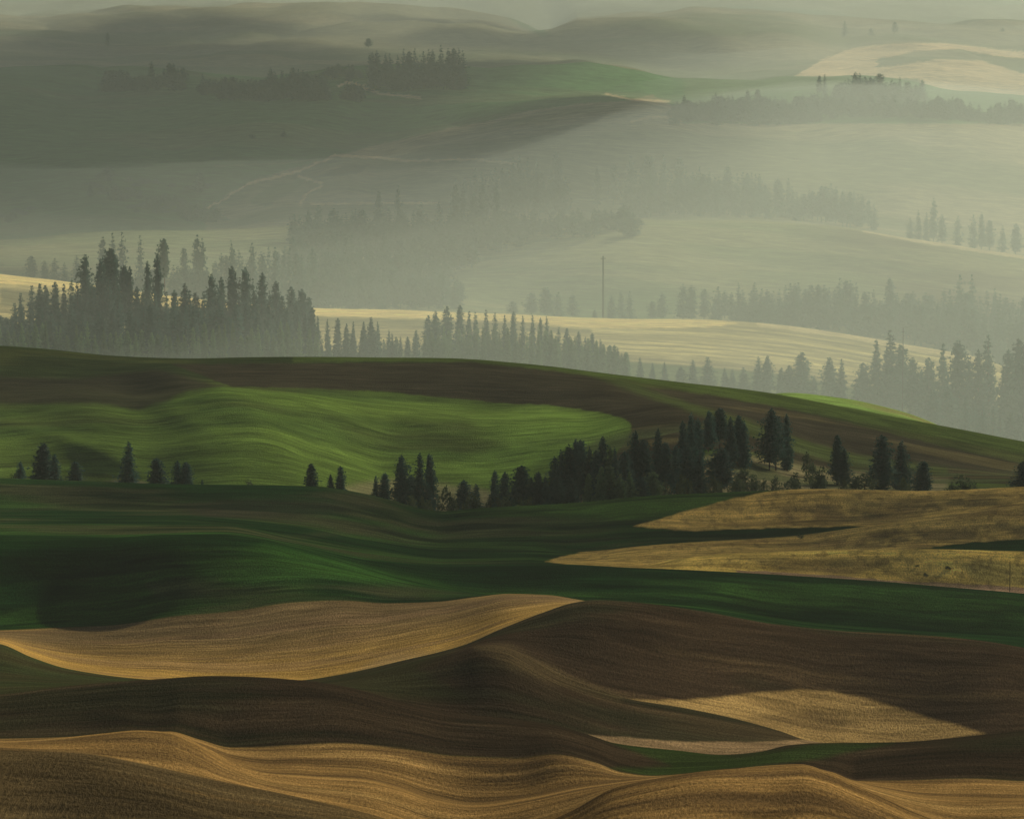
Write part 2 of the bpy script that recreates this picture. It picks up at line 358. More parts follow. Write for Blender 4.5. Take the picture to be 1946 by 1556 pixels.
paint((0.055, 0.12, 0.02), band(1270, 1345, 2) * poly([(840, 975), (1100, 958), (1300, 942), (1440, 936), (1340, 962), (1200, 985), (1000, 975)], 14) * 0.8)
track([(36, 1066), (50, 1080), (62, 1102)], 3, (0.006, 0.012, 0.004), band(1001, 1060)); track([(52, 1072), (66, 1086), (76, 1104)], 3, (0.006, 0.012, 0.004), band(1001, 1060))
patch((0.003, 0.018, 0.005), band(1001, 1345, 2), 40, 7, 59, 0.50, 0.66, 0.7)
# dry grass hills right
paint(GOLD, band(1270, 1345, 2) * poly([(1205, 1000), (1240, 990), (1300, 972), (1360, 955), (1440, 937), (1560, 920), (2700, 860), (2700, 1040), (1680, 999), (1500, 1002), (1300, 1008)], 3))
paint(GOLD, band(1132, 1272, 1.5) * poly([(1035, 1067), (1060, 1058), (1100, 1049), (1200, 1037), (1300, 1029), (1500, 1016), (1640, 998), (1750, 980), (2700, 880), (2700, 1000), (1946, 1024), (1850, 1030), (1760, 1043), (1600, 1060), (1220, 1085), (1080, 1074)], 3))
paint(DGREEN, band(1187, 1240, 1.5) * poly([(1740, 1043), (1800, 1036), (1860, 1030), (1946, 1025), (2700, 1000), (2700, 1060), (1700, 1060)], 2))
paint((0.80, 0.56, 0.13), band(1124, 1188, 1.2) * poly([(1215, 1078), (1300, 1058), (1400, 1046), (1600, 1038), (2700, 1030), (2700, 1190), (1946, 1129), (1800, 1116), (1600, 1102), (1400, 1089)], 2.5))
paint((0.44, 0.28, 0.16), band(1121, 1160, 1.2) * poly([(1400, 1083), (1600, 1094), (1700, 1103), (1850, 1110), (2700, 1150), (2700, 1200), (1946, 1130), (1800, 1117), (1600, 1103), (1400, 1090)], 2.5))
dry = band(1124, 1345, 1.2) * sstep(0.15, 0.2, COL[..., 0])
patch((0.17, 0.12, 0.045), dry * poly([(1480, 962), (1650, 950), (1946, 938), (2300, 930), (2300, 985), (1946, 962), (1750, 985), (1620, 1002), (1500, 1002)], 22), 6, 8, 71, 0.36, 0.58, 0.75)  # brown painted in as shading at the base of the upper mound
patch((0.17, 0.12, 0.045), dry * poly([(1560, 1028), (1680, 1008), (1946, 985), (2300, 960), (2300, 1030), (1946, 1024), (1760, 1042), (1640, 1044)], 18), 6, 8, 72, 0.36, 0.58, 0.75)  # shading at the foot of the middle mound, put into the grass colour
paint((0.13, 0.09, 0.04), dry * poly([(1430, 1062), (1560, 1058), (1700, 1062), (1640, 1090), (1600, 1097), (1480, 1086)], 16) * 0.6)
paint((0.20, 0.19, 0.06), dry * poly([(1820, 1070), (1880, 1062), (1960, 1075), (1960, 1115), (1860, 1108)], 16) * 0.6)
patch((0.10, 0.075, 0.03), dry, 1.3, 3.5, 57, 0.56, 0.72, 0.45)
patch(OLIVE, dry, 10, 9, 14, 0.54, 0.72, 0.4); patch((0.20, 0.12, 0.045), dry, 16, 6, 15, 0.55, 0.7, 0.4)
# big green hill with bare ploughed band
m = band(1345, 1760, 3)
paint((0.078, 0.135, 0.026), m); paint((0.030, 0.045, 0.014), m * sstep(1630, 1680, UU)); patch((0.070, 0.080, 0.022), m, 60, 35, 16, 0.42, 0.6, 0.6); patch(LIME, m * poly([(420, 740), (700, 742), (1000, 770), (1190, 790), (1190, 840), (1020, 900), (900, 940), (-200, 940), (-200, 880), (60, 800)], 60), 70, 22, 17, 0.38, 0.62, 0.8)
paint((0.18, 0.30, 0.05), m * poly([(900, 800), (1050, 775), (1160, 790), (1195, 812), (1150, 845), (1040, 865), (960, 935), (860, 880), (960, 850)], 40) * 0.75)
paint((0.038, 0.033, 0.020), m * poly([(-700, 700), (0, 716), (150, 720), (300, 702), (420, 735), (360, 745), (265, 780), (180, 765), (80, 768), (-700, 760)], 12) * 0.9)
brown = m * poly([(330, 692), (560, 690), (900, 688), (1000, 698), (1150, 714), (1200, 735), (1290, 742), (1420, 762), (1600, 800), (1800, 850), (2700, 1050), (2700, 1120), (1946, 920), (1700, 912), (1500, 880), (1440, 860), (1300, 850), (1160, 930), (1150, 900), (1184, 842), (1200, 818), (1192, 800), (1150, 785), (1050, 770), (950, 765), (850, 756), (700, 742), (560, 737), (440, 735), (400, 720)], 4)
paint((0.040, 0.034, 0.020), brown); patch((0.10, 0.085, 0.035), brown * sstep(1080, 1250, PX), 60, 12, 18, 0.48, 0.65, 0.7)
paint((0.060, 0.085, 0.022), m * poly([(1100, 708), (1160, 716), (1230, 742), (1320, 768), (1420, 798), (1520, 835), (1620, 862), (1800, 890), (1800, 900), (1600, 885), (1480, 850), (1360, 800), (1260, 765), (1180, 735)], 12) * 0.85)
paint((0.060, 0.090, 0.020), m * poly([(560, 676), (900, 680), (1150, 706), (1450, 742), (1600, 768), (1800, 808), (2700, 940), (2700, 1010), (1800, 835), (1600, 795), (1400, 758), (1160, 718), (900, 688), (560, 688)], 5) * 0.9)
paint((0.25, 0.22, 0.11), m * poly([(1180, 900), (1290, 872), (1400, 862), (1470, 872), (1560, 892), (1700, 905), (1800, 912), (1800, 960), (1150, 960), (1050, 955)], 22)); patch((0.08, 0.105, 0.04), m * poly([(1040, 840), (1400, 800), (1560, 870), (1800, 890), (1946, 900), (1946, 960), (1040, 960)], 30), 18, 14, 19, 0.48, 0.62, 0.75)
paint((0.30, 0.25, 0.14), m * poly([(640, 925), (740, 910), (900, 925), (960, 940), (900, 980), (700, 970)], 20) * 0.6)
paint((0.26, 0.21, 0.12), m * poly([(195, 915), (235, 908), (280, 916), (280, 930), (200, 930)], 8) * 0.8)
# bright field behind it
paint((0.22, 0.34, 0.08), band(1850, 1960, 10)); patch((0.24, 0.22, 0.09), band(1850, 1960, 5) * sstep(1580, 1700, PX), 40, 12, 20, 0.4, 0.6, 0.8)
# valley wood floor and stubble field
paint((0.10, 0.13, 0.05), band(1960, 3060, 20))
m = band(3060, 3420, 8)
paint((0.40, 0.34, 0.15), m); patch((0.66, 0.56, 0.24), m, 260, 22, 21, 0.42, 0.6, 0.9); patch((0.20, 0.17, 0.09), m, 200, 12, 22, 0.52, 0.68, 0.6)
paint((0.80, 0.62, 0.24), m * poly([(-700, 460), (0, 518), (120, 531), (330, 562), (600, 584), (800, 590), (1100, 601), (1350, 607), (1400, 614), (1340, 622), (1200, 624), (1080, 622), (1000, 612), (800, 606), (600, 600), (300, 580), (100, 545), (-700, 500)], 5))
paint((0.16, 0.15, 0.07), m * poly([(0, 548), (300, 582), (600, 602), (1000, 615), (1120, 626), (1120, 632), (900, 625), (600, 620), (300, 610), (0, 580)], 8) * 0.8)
paint((0.58, 0.48, 0.24), m * poly([(1440, 612), (1600, 633), (1700, 650), (1860, 678), (1860, 690), (1700, 660), (1600, 641), (1440, 620)], 3))
# hazy distance
m = band(3420, 4210, 10)
paint((0.20, 0.23, 0.11), m); patch((0.13, 0.10, 0.06), m * sstep(1450, 1700, PX), 200, 100, 23, 0.3, 0.6, 0.8); patch((0.28, 0.27, 0.14), m, 200, 60, 24, 0.45, 0.65, 0.7)
paint((0.5, 0.42, 0.24), band(3900, 4215, 8) * poly([(1640, 436), (1750, 454), (1946, 483), (2700, 560), (2700, 580), (1946, 493), (1750, 462), (1640, 441)], 3))
paint((0.09, 0.15, 0.06), m * poly([(1050, 560), (1250, 545), (1350, 560), (1250, 620), (1000, 620)], 30) * 0.8)
m = band(4215, 5810, 12)
paint((0.075, 0.17, 0.06), m); patch((0.14, 0.17, 0.08), m, 300, 160, 61, 0.5, 0.7, 0.6)
hill = poly([(390, 420), (430, 370), (480, 345), (560, 320), (700, 280), (850, 244), (940, 228), (1000, 212), (1100, 198), (1200, 192), (1240, 180), (1275, 200), (1300, 235), (2700, 235), (2700, 600), (390, 600)], 5)
paint((0.33, 0.29, 0.17), m * hill); patch((0.12, 0.15, 0.07), m * hill, 250, 130, 25, 0.42, 0.6, 0.7)
paint((0.07, 0.12, 0.045), m * poly([(470, 385), (520, 350), (580, 340), (560, 365), (500, 392)], 8) * 0.8)
paint((0.08, 0.09, 0.05), m * poly([(605, 335), (650, 316), (700, 314), (690, 328), (640, 336)], 6) * 0.8)
track([(390, 400), (470, 350), (560, 328), (640, 296), (720, 300), (780, 306), (900, 303), (985, 312)], 5, PALE, m * 0.8)
track([(565, 335), (612, 350), (590, 365), (570, 390)], 6, PALE, m * 0.8)
track([(590, 388), (700, 386), (840, 386)], 4, PALE, m * 0.6)
track([(640, 165), (660, 157), (690, 165), (720, 178), (800, 186)], 5, PALE, m * 0.7)
track([(1150, 178), (1200, 190), (1270, 193)], 4, PALE, m * 0.6)
track([(1200, 232), (1240, 222), (1275, 224)], 4, PALE, m * 0.6)
track([(410, 316), (520, 312), (640, 300)], 3, (0.2, 0.22, 0.12), m * 0.5)
paint((0.20, 0.21, 0.12), m * poly([(1300, 150), (1500, 146), (1640, 146), (1700, 165), (1600, 176), (1450, 168), (1380, 190), (1300, 185)], 14) * 0.3)
m = band(5815, 7560, 20)
paint((0.19, 0.185, 0.115), m); patch((0.10, 0.13, 0.065), m, 420, 260, 26, 0.42, 0.6, 0.8); patch((0.30, 0.26, 0.16), m, 300, 120, 27, 0.5, 0.7, 0.5)
paint((0.62, 0.47, 0.28), m * poly([(1510, 145), (1560, 115), (1620, 92), (1700, 83), (1800, 82), (1900, 95), (2700, 150), (2700, 180), (1900, 108), (1820, 93), (1740, 98), (1670, 112), (1665, 128), (1700, 125), (1780, 113), (1860, 115), (1946, 140), (2700, 200), (2700, 320), (1800, 185), (1740, 150)], 4))
paint((0.05, 0.085, 0.05), m * poly([(1090, 56), (1180, 45), (1200, 60), (1170, 72)], 10) * 0)
paint((0.07, 0.12, 0.06), m * poly([(960, 30), (1010, 36), (1050, 66), (1030, 72), (990, 50)], 8) * 0.9)
m = band(7560, 60000, 40)
paint((0.15, 0.16, 0.10), m); patch((0.07, 0.115, 0.055), m, 700, 500, 28, 0.4, 0.6, 0.9)
paint((0.06, 0.11, 0.06), m * poly([(1260, 20), (1400, 12), (1560, 20), (1660, 40), (1640, 60), (1480, 48), (1380, 40)], 10) * 0.8)
# fine mottling of soil and crop
COL *= (0.80 + 0.40 * nz(22, 6, 40, 4))[..., None]
COL *= (0.88 + 0.24 * nz(4, 3, 41, 3))[..., None]
COL = np.clip(COL, 0.004, 0.8)

# ------------------------------------------------------------ terrain meshes: each hill from hidden hollow to hidden hollow
def field_material():
    m = bpy.data.materials.new('crop_and_soil'); m.use_nodes = True
    nt = m.node_tree; N = nt.nodes; L = nt.links
    bs = N['Principled BSDF']; bs.inputs['Roughness'].default_value = 0.95
    bs.inputs['Specular IOR Level'].default_value = 0.0
    at = N.new('ShaderNodeAttribute'); at.attribute_name = 'albedo'
    uv = N.new('ShaderNodeUVMap'); uv.uv_map = 'along_rows'
    # wandering tractor passes: the row coordinate is bent by slow noise
    w0 = N.new('ShaderNodeTexNoise'); w0.inputs['Scale'].default_value = 0.035; w0.inputs['Detail'].default_value = 3
    L.new(uv.outputs[0], w0.inputs['Vector'])
    w1 = N.new('ShaderNodeVectorMath'); w1.operation = 'MULTIPLY_ADD'; w1.inputs[1].default_value = (0, 14, 0)
    L.new(w0.outputs['Color'], w1.inputs[0]); L.new(uv.outputs[0], w1.inputs[2]); WARP = w1.outputs[0]
    def streak(sx, sy, detail, rough=0.6):
        mp = N.new('ShaderNodeMapping'); mp.inputs['Scale'].default_value = (sx, sy, 1)
        L.new(WARP, mp.inputs[0])
        n = N.new('ShaderNodeTexNoise'); n.inputs['Scale'].default_value = 1; n.inputs['Detail'].default_value = detail; n.inputs['Roughness'].default_value = rough
        n.inputs['Distortion'].default_value = 0.3
        L.new(mp.outputs[0], n.inputs['Vector']); return n.outputs['Fac']
    def mr(x, a, b, lo=0.3, hi=0.7):
        r = N.new('ShaderNodeMapRange'); r.inputs[1].default_value = lo; r.inputs[2].default_value = hi; r.inputs[3].default_value = a; r.inputs[4].default_value = b
        L.new(x, r.inputs[0]); return r.outputs[0]
    def mul(a, b):
        k = N.new('ShaderNodeMath'); k.operation = 'MULTIPLY'; L.new(a, k.inputs[0]); L.new(b, k.inputs[1]); return k.outputs[0]
    s1 = streak(0.07, 0.5, 4)       # drill rows
    s2 = streak(0.05, 0.11, 3)        # broad passes
    s3 = streak(3.0, 1.0, 4, 0.75)
    s5 = streak(0.006, 0.36, 3)        # single drill lines    # clods and tufts
    f = mul(mul(mul(mr(s1, 0.62, 1.38), mr(s2, 0.74, 1.26)), mr(s3, 0.42, 1.58)), mr(s5, 0.84, 1.16))
    vm = N.new('ShaderNodeVectorMath'); vm.operation = 'SCALE'
    L.new(at.outputs['Color'], vm.inputs[0]); L.new(f, vm.inputs['Scale'])
    L.new(vm.outputs[0], bs.inputs['Base Color'])
    bp = N.new('ShaderNodeBump'); bp.inputs['Distance'].default_value = 0.9; bp.inputs['Strength'].default_value = 0.5
    add = N.new('ShaderNodeMath'); add.operation = 'ADD'; L.new(s1, add.inputs[0]); L.new(s3, add.inputs[1])
    L.new(add.outputs[0], bp.inputs['Height']); L.new(bp.outputs[0], bs.inputs['Normal'])
    return m
FIELD = field_material()

# vertex normals of the full surface, so that neighbouring hills shade continuously
pos = np.stack([WX, WY, WZ], -1)
def strip(name, j0, j1, label=None):
    v = pos[:, j0:j1 + 1].reshape(-1, 3)
    nr = j1 - j0 + 1
    a = (np.arange(NC - 1)[:, None] * nr + np.arange(nr - 1)[None, :]).ravel()
    f = np.stack([a, a + nr, a + nr + 1, a + 1], 1)
    me = bpy.data.meshes.new(name)
    me.vertices.add(len(v)); me.vertices.foreach_set('co', v.ravel().astype(np.float32))
    me.loops.add(f.size); me.loops.foreach_set('vertex_index', f.ravel().astype(np.int32))
    me.polygons.add(len(f)); me.polygons.foreach_set('loop_start', np.arange(0, f.size, 4, dtype=np.int32))
    me.update(calc_edges=True)
    me.polygons.foreach_set('use_smooth', np.ones(len(f), bool))
    ca = me.color_attributes.new('albedo', 'FLOAT_COLOR', 'POINT')
    c = np.ones((len(v), 4), np.float32); c[:, :3] = COL[:, j0:j1 + 1].reshape(-1, 3)
    ca.data.foreach_set('color', c.ravel())
    uvl = me.uv_layers.new(name='along_rows')
    q = np.stack([wx[:, j0:j1 + 1], UU[:, j0:j1 + 1]], -1).reshape(-1, 2)[f.ravel()]
    uvl.data.foreach_set('uv', q.ravel().astype(np.float32))
    me.materials.append(FIELD); me.update()
    o = bpy.data.objects.new(name, me); scene.collection.objects.link(o)
    tag(o, kind='structure', label=label)
    return o
splits = [('ground', 300, 'tan and brown ploughed slope at the bottom of the view'),
          ('hill', 640, 'dark brown ploughed hill with a green seam'),
          ('hill', 722, 'brown hill with pale stubble patches'),
          ('wheat_field', 884, 'golden stubble bowl below the dark green hill'),
          ('hill', 1001, 'deep green crop hill with dark furrows'),
          ('hill', 1124, 'green crop hill meeting dry golden grass hills'),
          ('hill', 1385, 'broad green hill with a bare brown band along its top'),
          ('field', 1800, 'bright green field beyond the broad hill'),
          ('valley', 2030, 'misty valley floor under the pine wood and pale stubble field'),
          ('hill', 3500, 'pale hazy field above the pine wood'),
          ('hill', 4270, 'green and tan hazy hillside crossed by a farm track'),
          ('hills', 5900, 'faint far hills with pale fields'),
          ]
js = [0] + [int(np.searchsorted(U, s[1])) for s in splits[1:]] + [NR - 1]
for i, s in enumerate(splits):
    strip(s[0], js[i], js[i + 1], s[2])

# ------------------------------------------------------------ trees
def simple_mat(name, base, var, scale=3.0, rough=0.9, transl=0.0):
    m = bpy.data.materials.new(name); m.use_nodes = True
    nt = m.node_tree; N = nt.nodes; L = nt.links
    bs = N['Principled BSDF']; bs.inputs['Roughness'].default_value = rough; bs.inputs['Specular IOR Level'].default_value = 0.15
    tc = N.new('ShaderNodeTexCoord'); n = N.new('ShaderNodeTexNoise'); n.inputs['Scale'].default_value = scale; n.inputs['Detail'].default_value = 3
    L.new(tc.outputs['Object'], n.inputs['Vector'])
    oi = N.new('ShaderNodeObjectInfo')
    mx = N.new('ShaderNodeMix'); mx.data_type = 'RGBA'
    mx.inputs[6].default_value = (*[b * (1 - var) for b in base], 1); mx.inputs[7].default_value = (*[b * (1 + var) for b in base], 1)
    L.new(n.outputs['Fac'], mx.inputs[0])
    hsv = N.new('ShaderNodeHueSaturation')
    r = N.new('ShaderNodeMapRange'); r.inputs[3].default_value = 0.75; r.inputs[4].default_value = 1.3
    L.new(oi.outputs['Random'], r.inputs[0]); L.new(r.outputs[0], hsv.inputs['Value']); L.new(mx.outputs[2], hsv.inputs['Color'])
    L.new(hsv.outputs[0], bs.inputs['Base Color'])
    return m
def leafy(m, amount):
    nt = m.node_tree; N = nt.nodes; L = nt.links; bs = N['Principled BSDF']
    src = bs.inputs['Base Color'].links[0].from_socket
    tr = N.new('ShaderNodeBsdfTranslucent'); mx = N.new('ShaderNodeMixShader'); mx.inputs[0].default_value = amount
    L.new(src, tr.inputs['Color']); L.new(bs.outputs[0], mx.inputs[1]); L.new(tr.outputs[0], mx.inputs[2])
    L.new(mx.outputs[0], N['Material Output'].inputs['Surface']); return m
NEEDLE = leafy(simple_mat('pine_needles', (0.042, 0.100, 0.080), 0.35), 0.35)
NEEDLE_Y = leafy(simple_mat('young_needles', (0.12, 0.20, 0.09), 0.3), 0.35)
LEAF = leafy(simple_mat('shrub_leaves', (0.070, 0.100, 0.045), 0.35), 0.35)
BARK = simple_mat('pine_bark', (0.10, 0.065, 0.045), 0.3)
WOOD = simple_mat('weathered_wood', (0.035, 0.032, 0.028), 0.2)

def mesh_from(name, verts, faces, mat):
    me = bpy.data.meshes.new(name)
    v = np.array(verts, np.float32)
    me.from_pydata(v.tolist(), [], faces); me.materials.append(mat); me.update()
    return me
def trunk_data(r0, h, rng, sides=6, lean=0.0, segs=5):
    v, f = [], []
    ox = oy = 0
    for s in range(segs + 1):
        t = s / segs; rr = r0 * (1 - 0.85 * t) + 0.0015
        ox += rng.uniform(-lean, lean); oy += rng.uniform(-lean, lean)
        for k in range(sides):
            a = 2 * math.pi * k / sides
            v.append((ox + rr * math.cos(a), oy + rr * math.sin(a), h * t - 0.03 * (s == 0)))
    for s in range(segs):
        for k in range(sides):
            a = s * sides + k; b2 = s * sides + (k + 1) % sides
            f.append((a, b2, b2 + sides, a + sides))
    return v, f
def conifer(seed, crown_base=0.12, width=0.17, whorls=26, per=7, clumps=6, shape=0.8, irregular=0.3, size=0.03):
    """unit-height conifer: (trunk verts/faces), (crown verts/faces)"""
    rng = random.Random(seed)
    tv, tf = trunk_data(0.013, 0.97, rng, lean=0.003)
    cv, cf = [], []
    def tri_clump(c, s):
        # a tuft of three needle blades
        for q in range(2):
            d = [Vector((rng.gauss(0, 1), rng.gauss(0, 1), rng.gauss(0, 0.7))).normalized() * s * rng.uniform(0.7, 1.3) for _ in range(3)]
            i = len(cv)
            for w in d: cv.append(tuple(c + w))
            cf.append((i, i + 1, i + 2))
    lob = [rng.uniform(1 - irregular, 1 + irregular) for _ in range(8)]
    for wv in range(whorls):
        t = wv / (whorls - 1)
        z = crown_base + (1 - crown_base) * t
        prof = (1 - t) ** shape * (1 - 0.35 * math.exp(-(t / 0.12) ** 2)) + 0.05
        rw = rng.uniform(0.78, 1.15)
        n = max(3, int(per * (0.5 + prof)))
        a0 = rng.uniform(0, 6.28)
        for k in range(n):
            if rng.random() < 0.10: continue
            a = a0 + 6.283 * k / n + rng.uniform(-0.3, 0.3)
            l = width * prof * rw * lob[int((a % 6.283) / 6.284 * 8)] * rng.uniform(0.65, 1.15)
            droop = rng.uniform(-0.15, 0.25) if t > 0.5 else rng.uniform(0.0, 0.4)
            # limb
            i = len(tv)
            e = Vector((math.cos(a) * l * 0.8, math.sin(a) * l * 0.8, z - droop * l * 0.8))
            tv.extend([(0.003, 0, z), (-0.003, 0, z - 0.004), tuple(e)]); tf.append((i, i + 1, i + 2))
            m = max(2, int(clumps * (0.35 + prof)))
            for q in range(m):
                s = (q + rng.random()) / m
                rr = l * (0.12 + 0.88 * s)
                side = rng.gauss(0, 0.22) * l * s
                c = Vector((math.cos(a) * rr - math.sin(a) * side, math.sin(a) * rr + math.cos(a) * side, z - droop * rr + rng.gauss(0, 0.008)))
                tri_clump(c, size * (1.15 - 0.45 * s) * (0.6 + 0.6 * prof))
    return (tv, tf), (cv, cf)
def bushy(seed, n=420, size=0.09, stems=4):
    rng = random.Random(seed); tv, tf = [], []; cv, cf = [], []
    for s in range(stems):
        a = rng.uniform(0, 6.28); e = (0.25 * math.cos(a), 0.25 * math.sin(a), 0.6)
        i = len(tv); tv.extend([(0.02, 0, -0.03), (-0.02, 0.01, -0.03), (0, -0.02, -0.03), e]); tf.extend([(i, i + 1, i + 3), (i + 1, i + 2, i + 3), (i + 2, i, i + 3)])
    blobs = [(rng.uniform(-0.28, 0.28), rng.uniform(-0.28, 0.28), rng.uniform(0.25, 0.75), rng.uniform(0.14, 0.26)) for _ in range(9)]
    for q in range(n):
        bx, by, bz, br = rng.choice(blobs)
        d = Vector((rng.gauss(0, 1), rng.gauss(0, 1), rng.gauss(0, 1))).normalized() * br * rng.uniform(0.5, 1.05)
        c = Vector((bx, by, bz)) + d
        i = len(cv)
        for k in range(3):
            cv.append(tuple(c + Vector((rng.gauss(0, 1), rng.gauss(0, 1), rng.gauss(0, 1))).normalized() * size * rng.uniform(0.5, 1)))
        cf.append((i, i + 1, i + 2))
    return (tv, tf), (cv, cf)

NEAR = []
for k, kw in enumerate([dict(crown_base=0.08, width=0.20, shape=0.42), dict(crown_base=0.05, width=0.22, shape=0.55),
                        dict(crown_base=0.20, width=0.21, shape=0.36, irregular=0.5), dict(crown_base=0.04, width=0.18, shape=0.5),
                        dict(crown_base=0.28, width=0.20, shape=0.33, irregular=0.55), dict(crown_base=0.03, width=0.24, shape=0.65),
                        dict(crown_base=0.12, width=0.17, shape=0.38, irregular=0.5), dict(crown_base=0.16, width=0.23, shape=0.45, irregular=0.45)]):
    (tv, tf), (cv, cf) = conifer(100 + k, whorls=30, per=8, clumps=7, size=0.033, **kw)
    NEAR.append((mesh_from('pine_trunk', tv, tf, BARK), mesh_from('pine_crown', cv, cf, NEEDLE), kw['width'] * 2))
MID = []
for k, kw in enumerate([dict(crown_base=0.06, width=0.16, shape=0.5), dict(crown_base=0.03, width=0.18, shape=0.6),
                        dict(crown_base=0.20, width=0.18, shape=0.36, irregular=0.55), dict(crown_base=0.05, width=0.15, shape=0.45),
                        dict(crown_base=0.36, width=0.17, shape=0.30, irregular=0.55), dict(crown_base=0.03, width=0.20, shape=0.7)]):
    (tv, tf), (cv, cf) = conifer(200 + k, whorls=22, per=7, clumps=5, size=0.042, **kw)
    MID.append((mesh_from('pine_trunk', tv, tf, BARK), mesh_from('pine_crown', cv, cf, NEEDLE), kw['width'] * 2, mesh_from('young_crown', cv, cf, NEEDLE_Y)))
BUSH = []
for k in range(3):
    (tv, tf), (cv, cf) = bushy(300 + k)
    BUSH.append((mesh_from('shrub_stem', tv, tf, BARK), mesh_from('shrub_foliage', cv, cf, LEAF), 1.0))
rnd = random.Random(5)

def plant(name, cat, proto, px, top, u, wpx, label, group, young=False, part=('trunk', 'crown'), sink=0.0):
    g, p, t = ground(px, u)
    h = max(3.0, (p - top)) * t / F
    w = 1.5 * wpx * t / F
    sx = w / (proto[2] * h) if proto[2] != 1.0 else w / h
    e = bpy.data.objects.new(name, None)
    e.empty_display_size = 1
    scene.collection.objects.link(e)
    e.location = g - Vector((0, 0, sink)); e.rotation_euler = (rnd.uniform(-0.02, 0.02), rnd.uniform(-0.02, 0.02), rnd.uniform(0, 6.28))
    e.scale = (h * sx, h * sx, h)
    tag(e, label, cat, group)
    for nm, me in ((part[0], proto[0]), (part[1], proto[3] if young else proto[1])):
        c = bpy.data.objects.new(nm, me); scene.collection.objects.link(c); c.parent = e
    return e

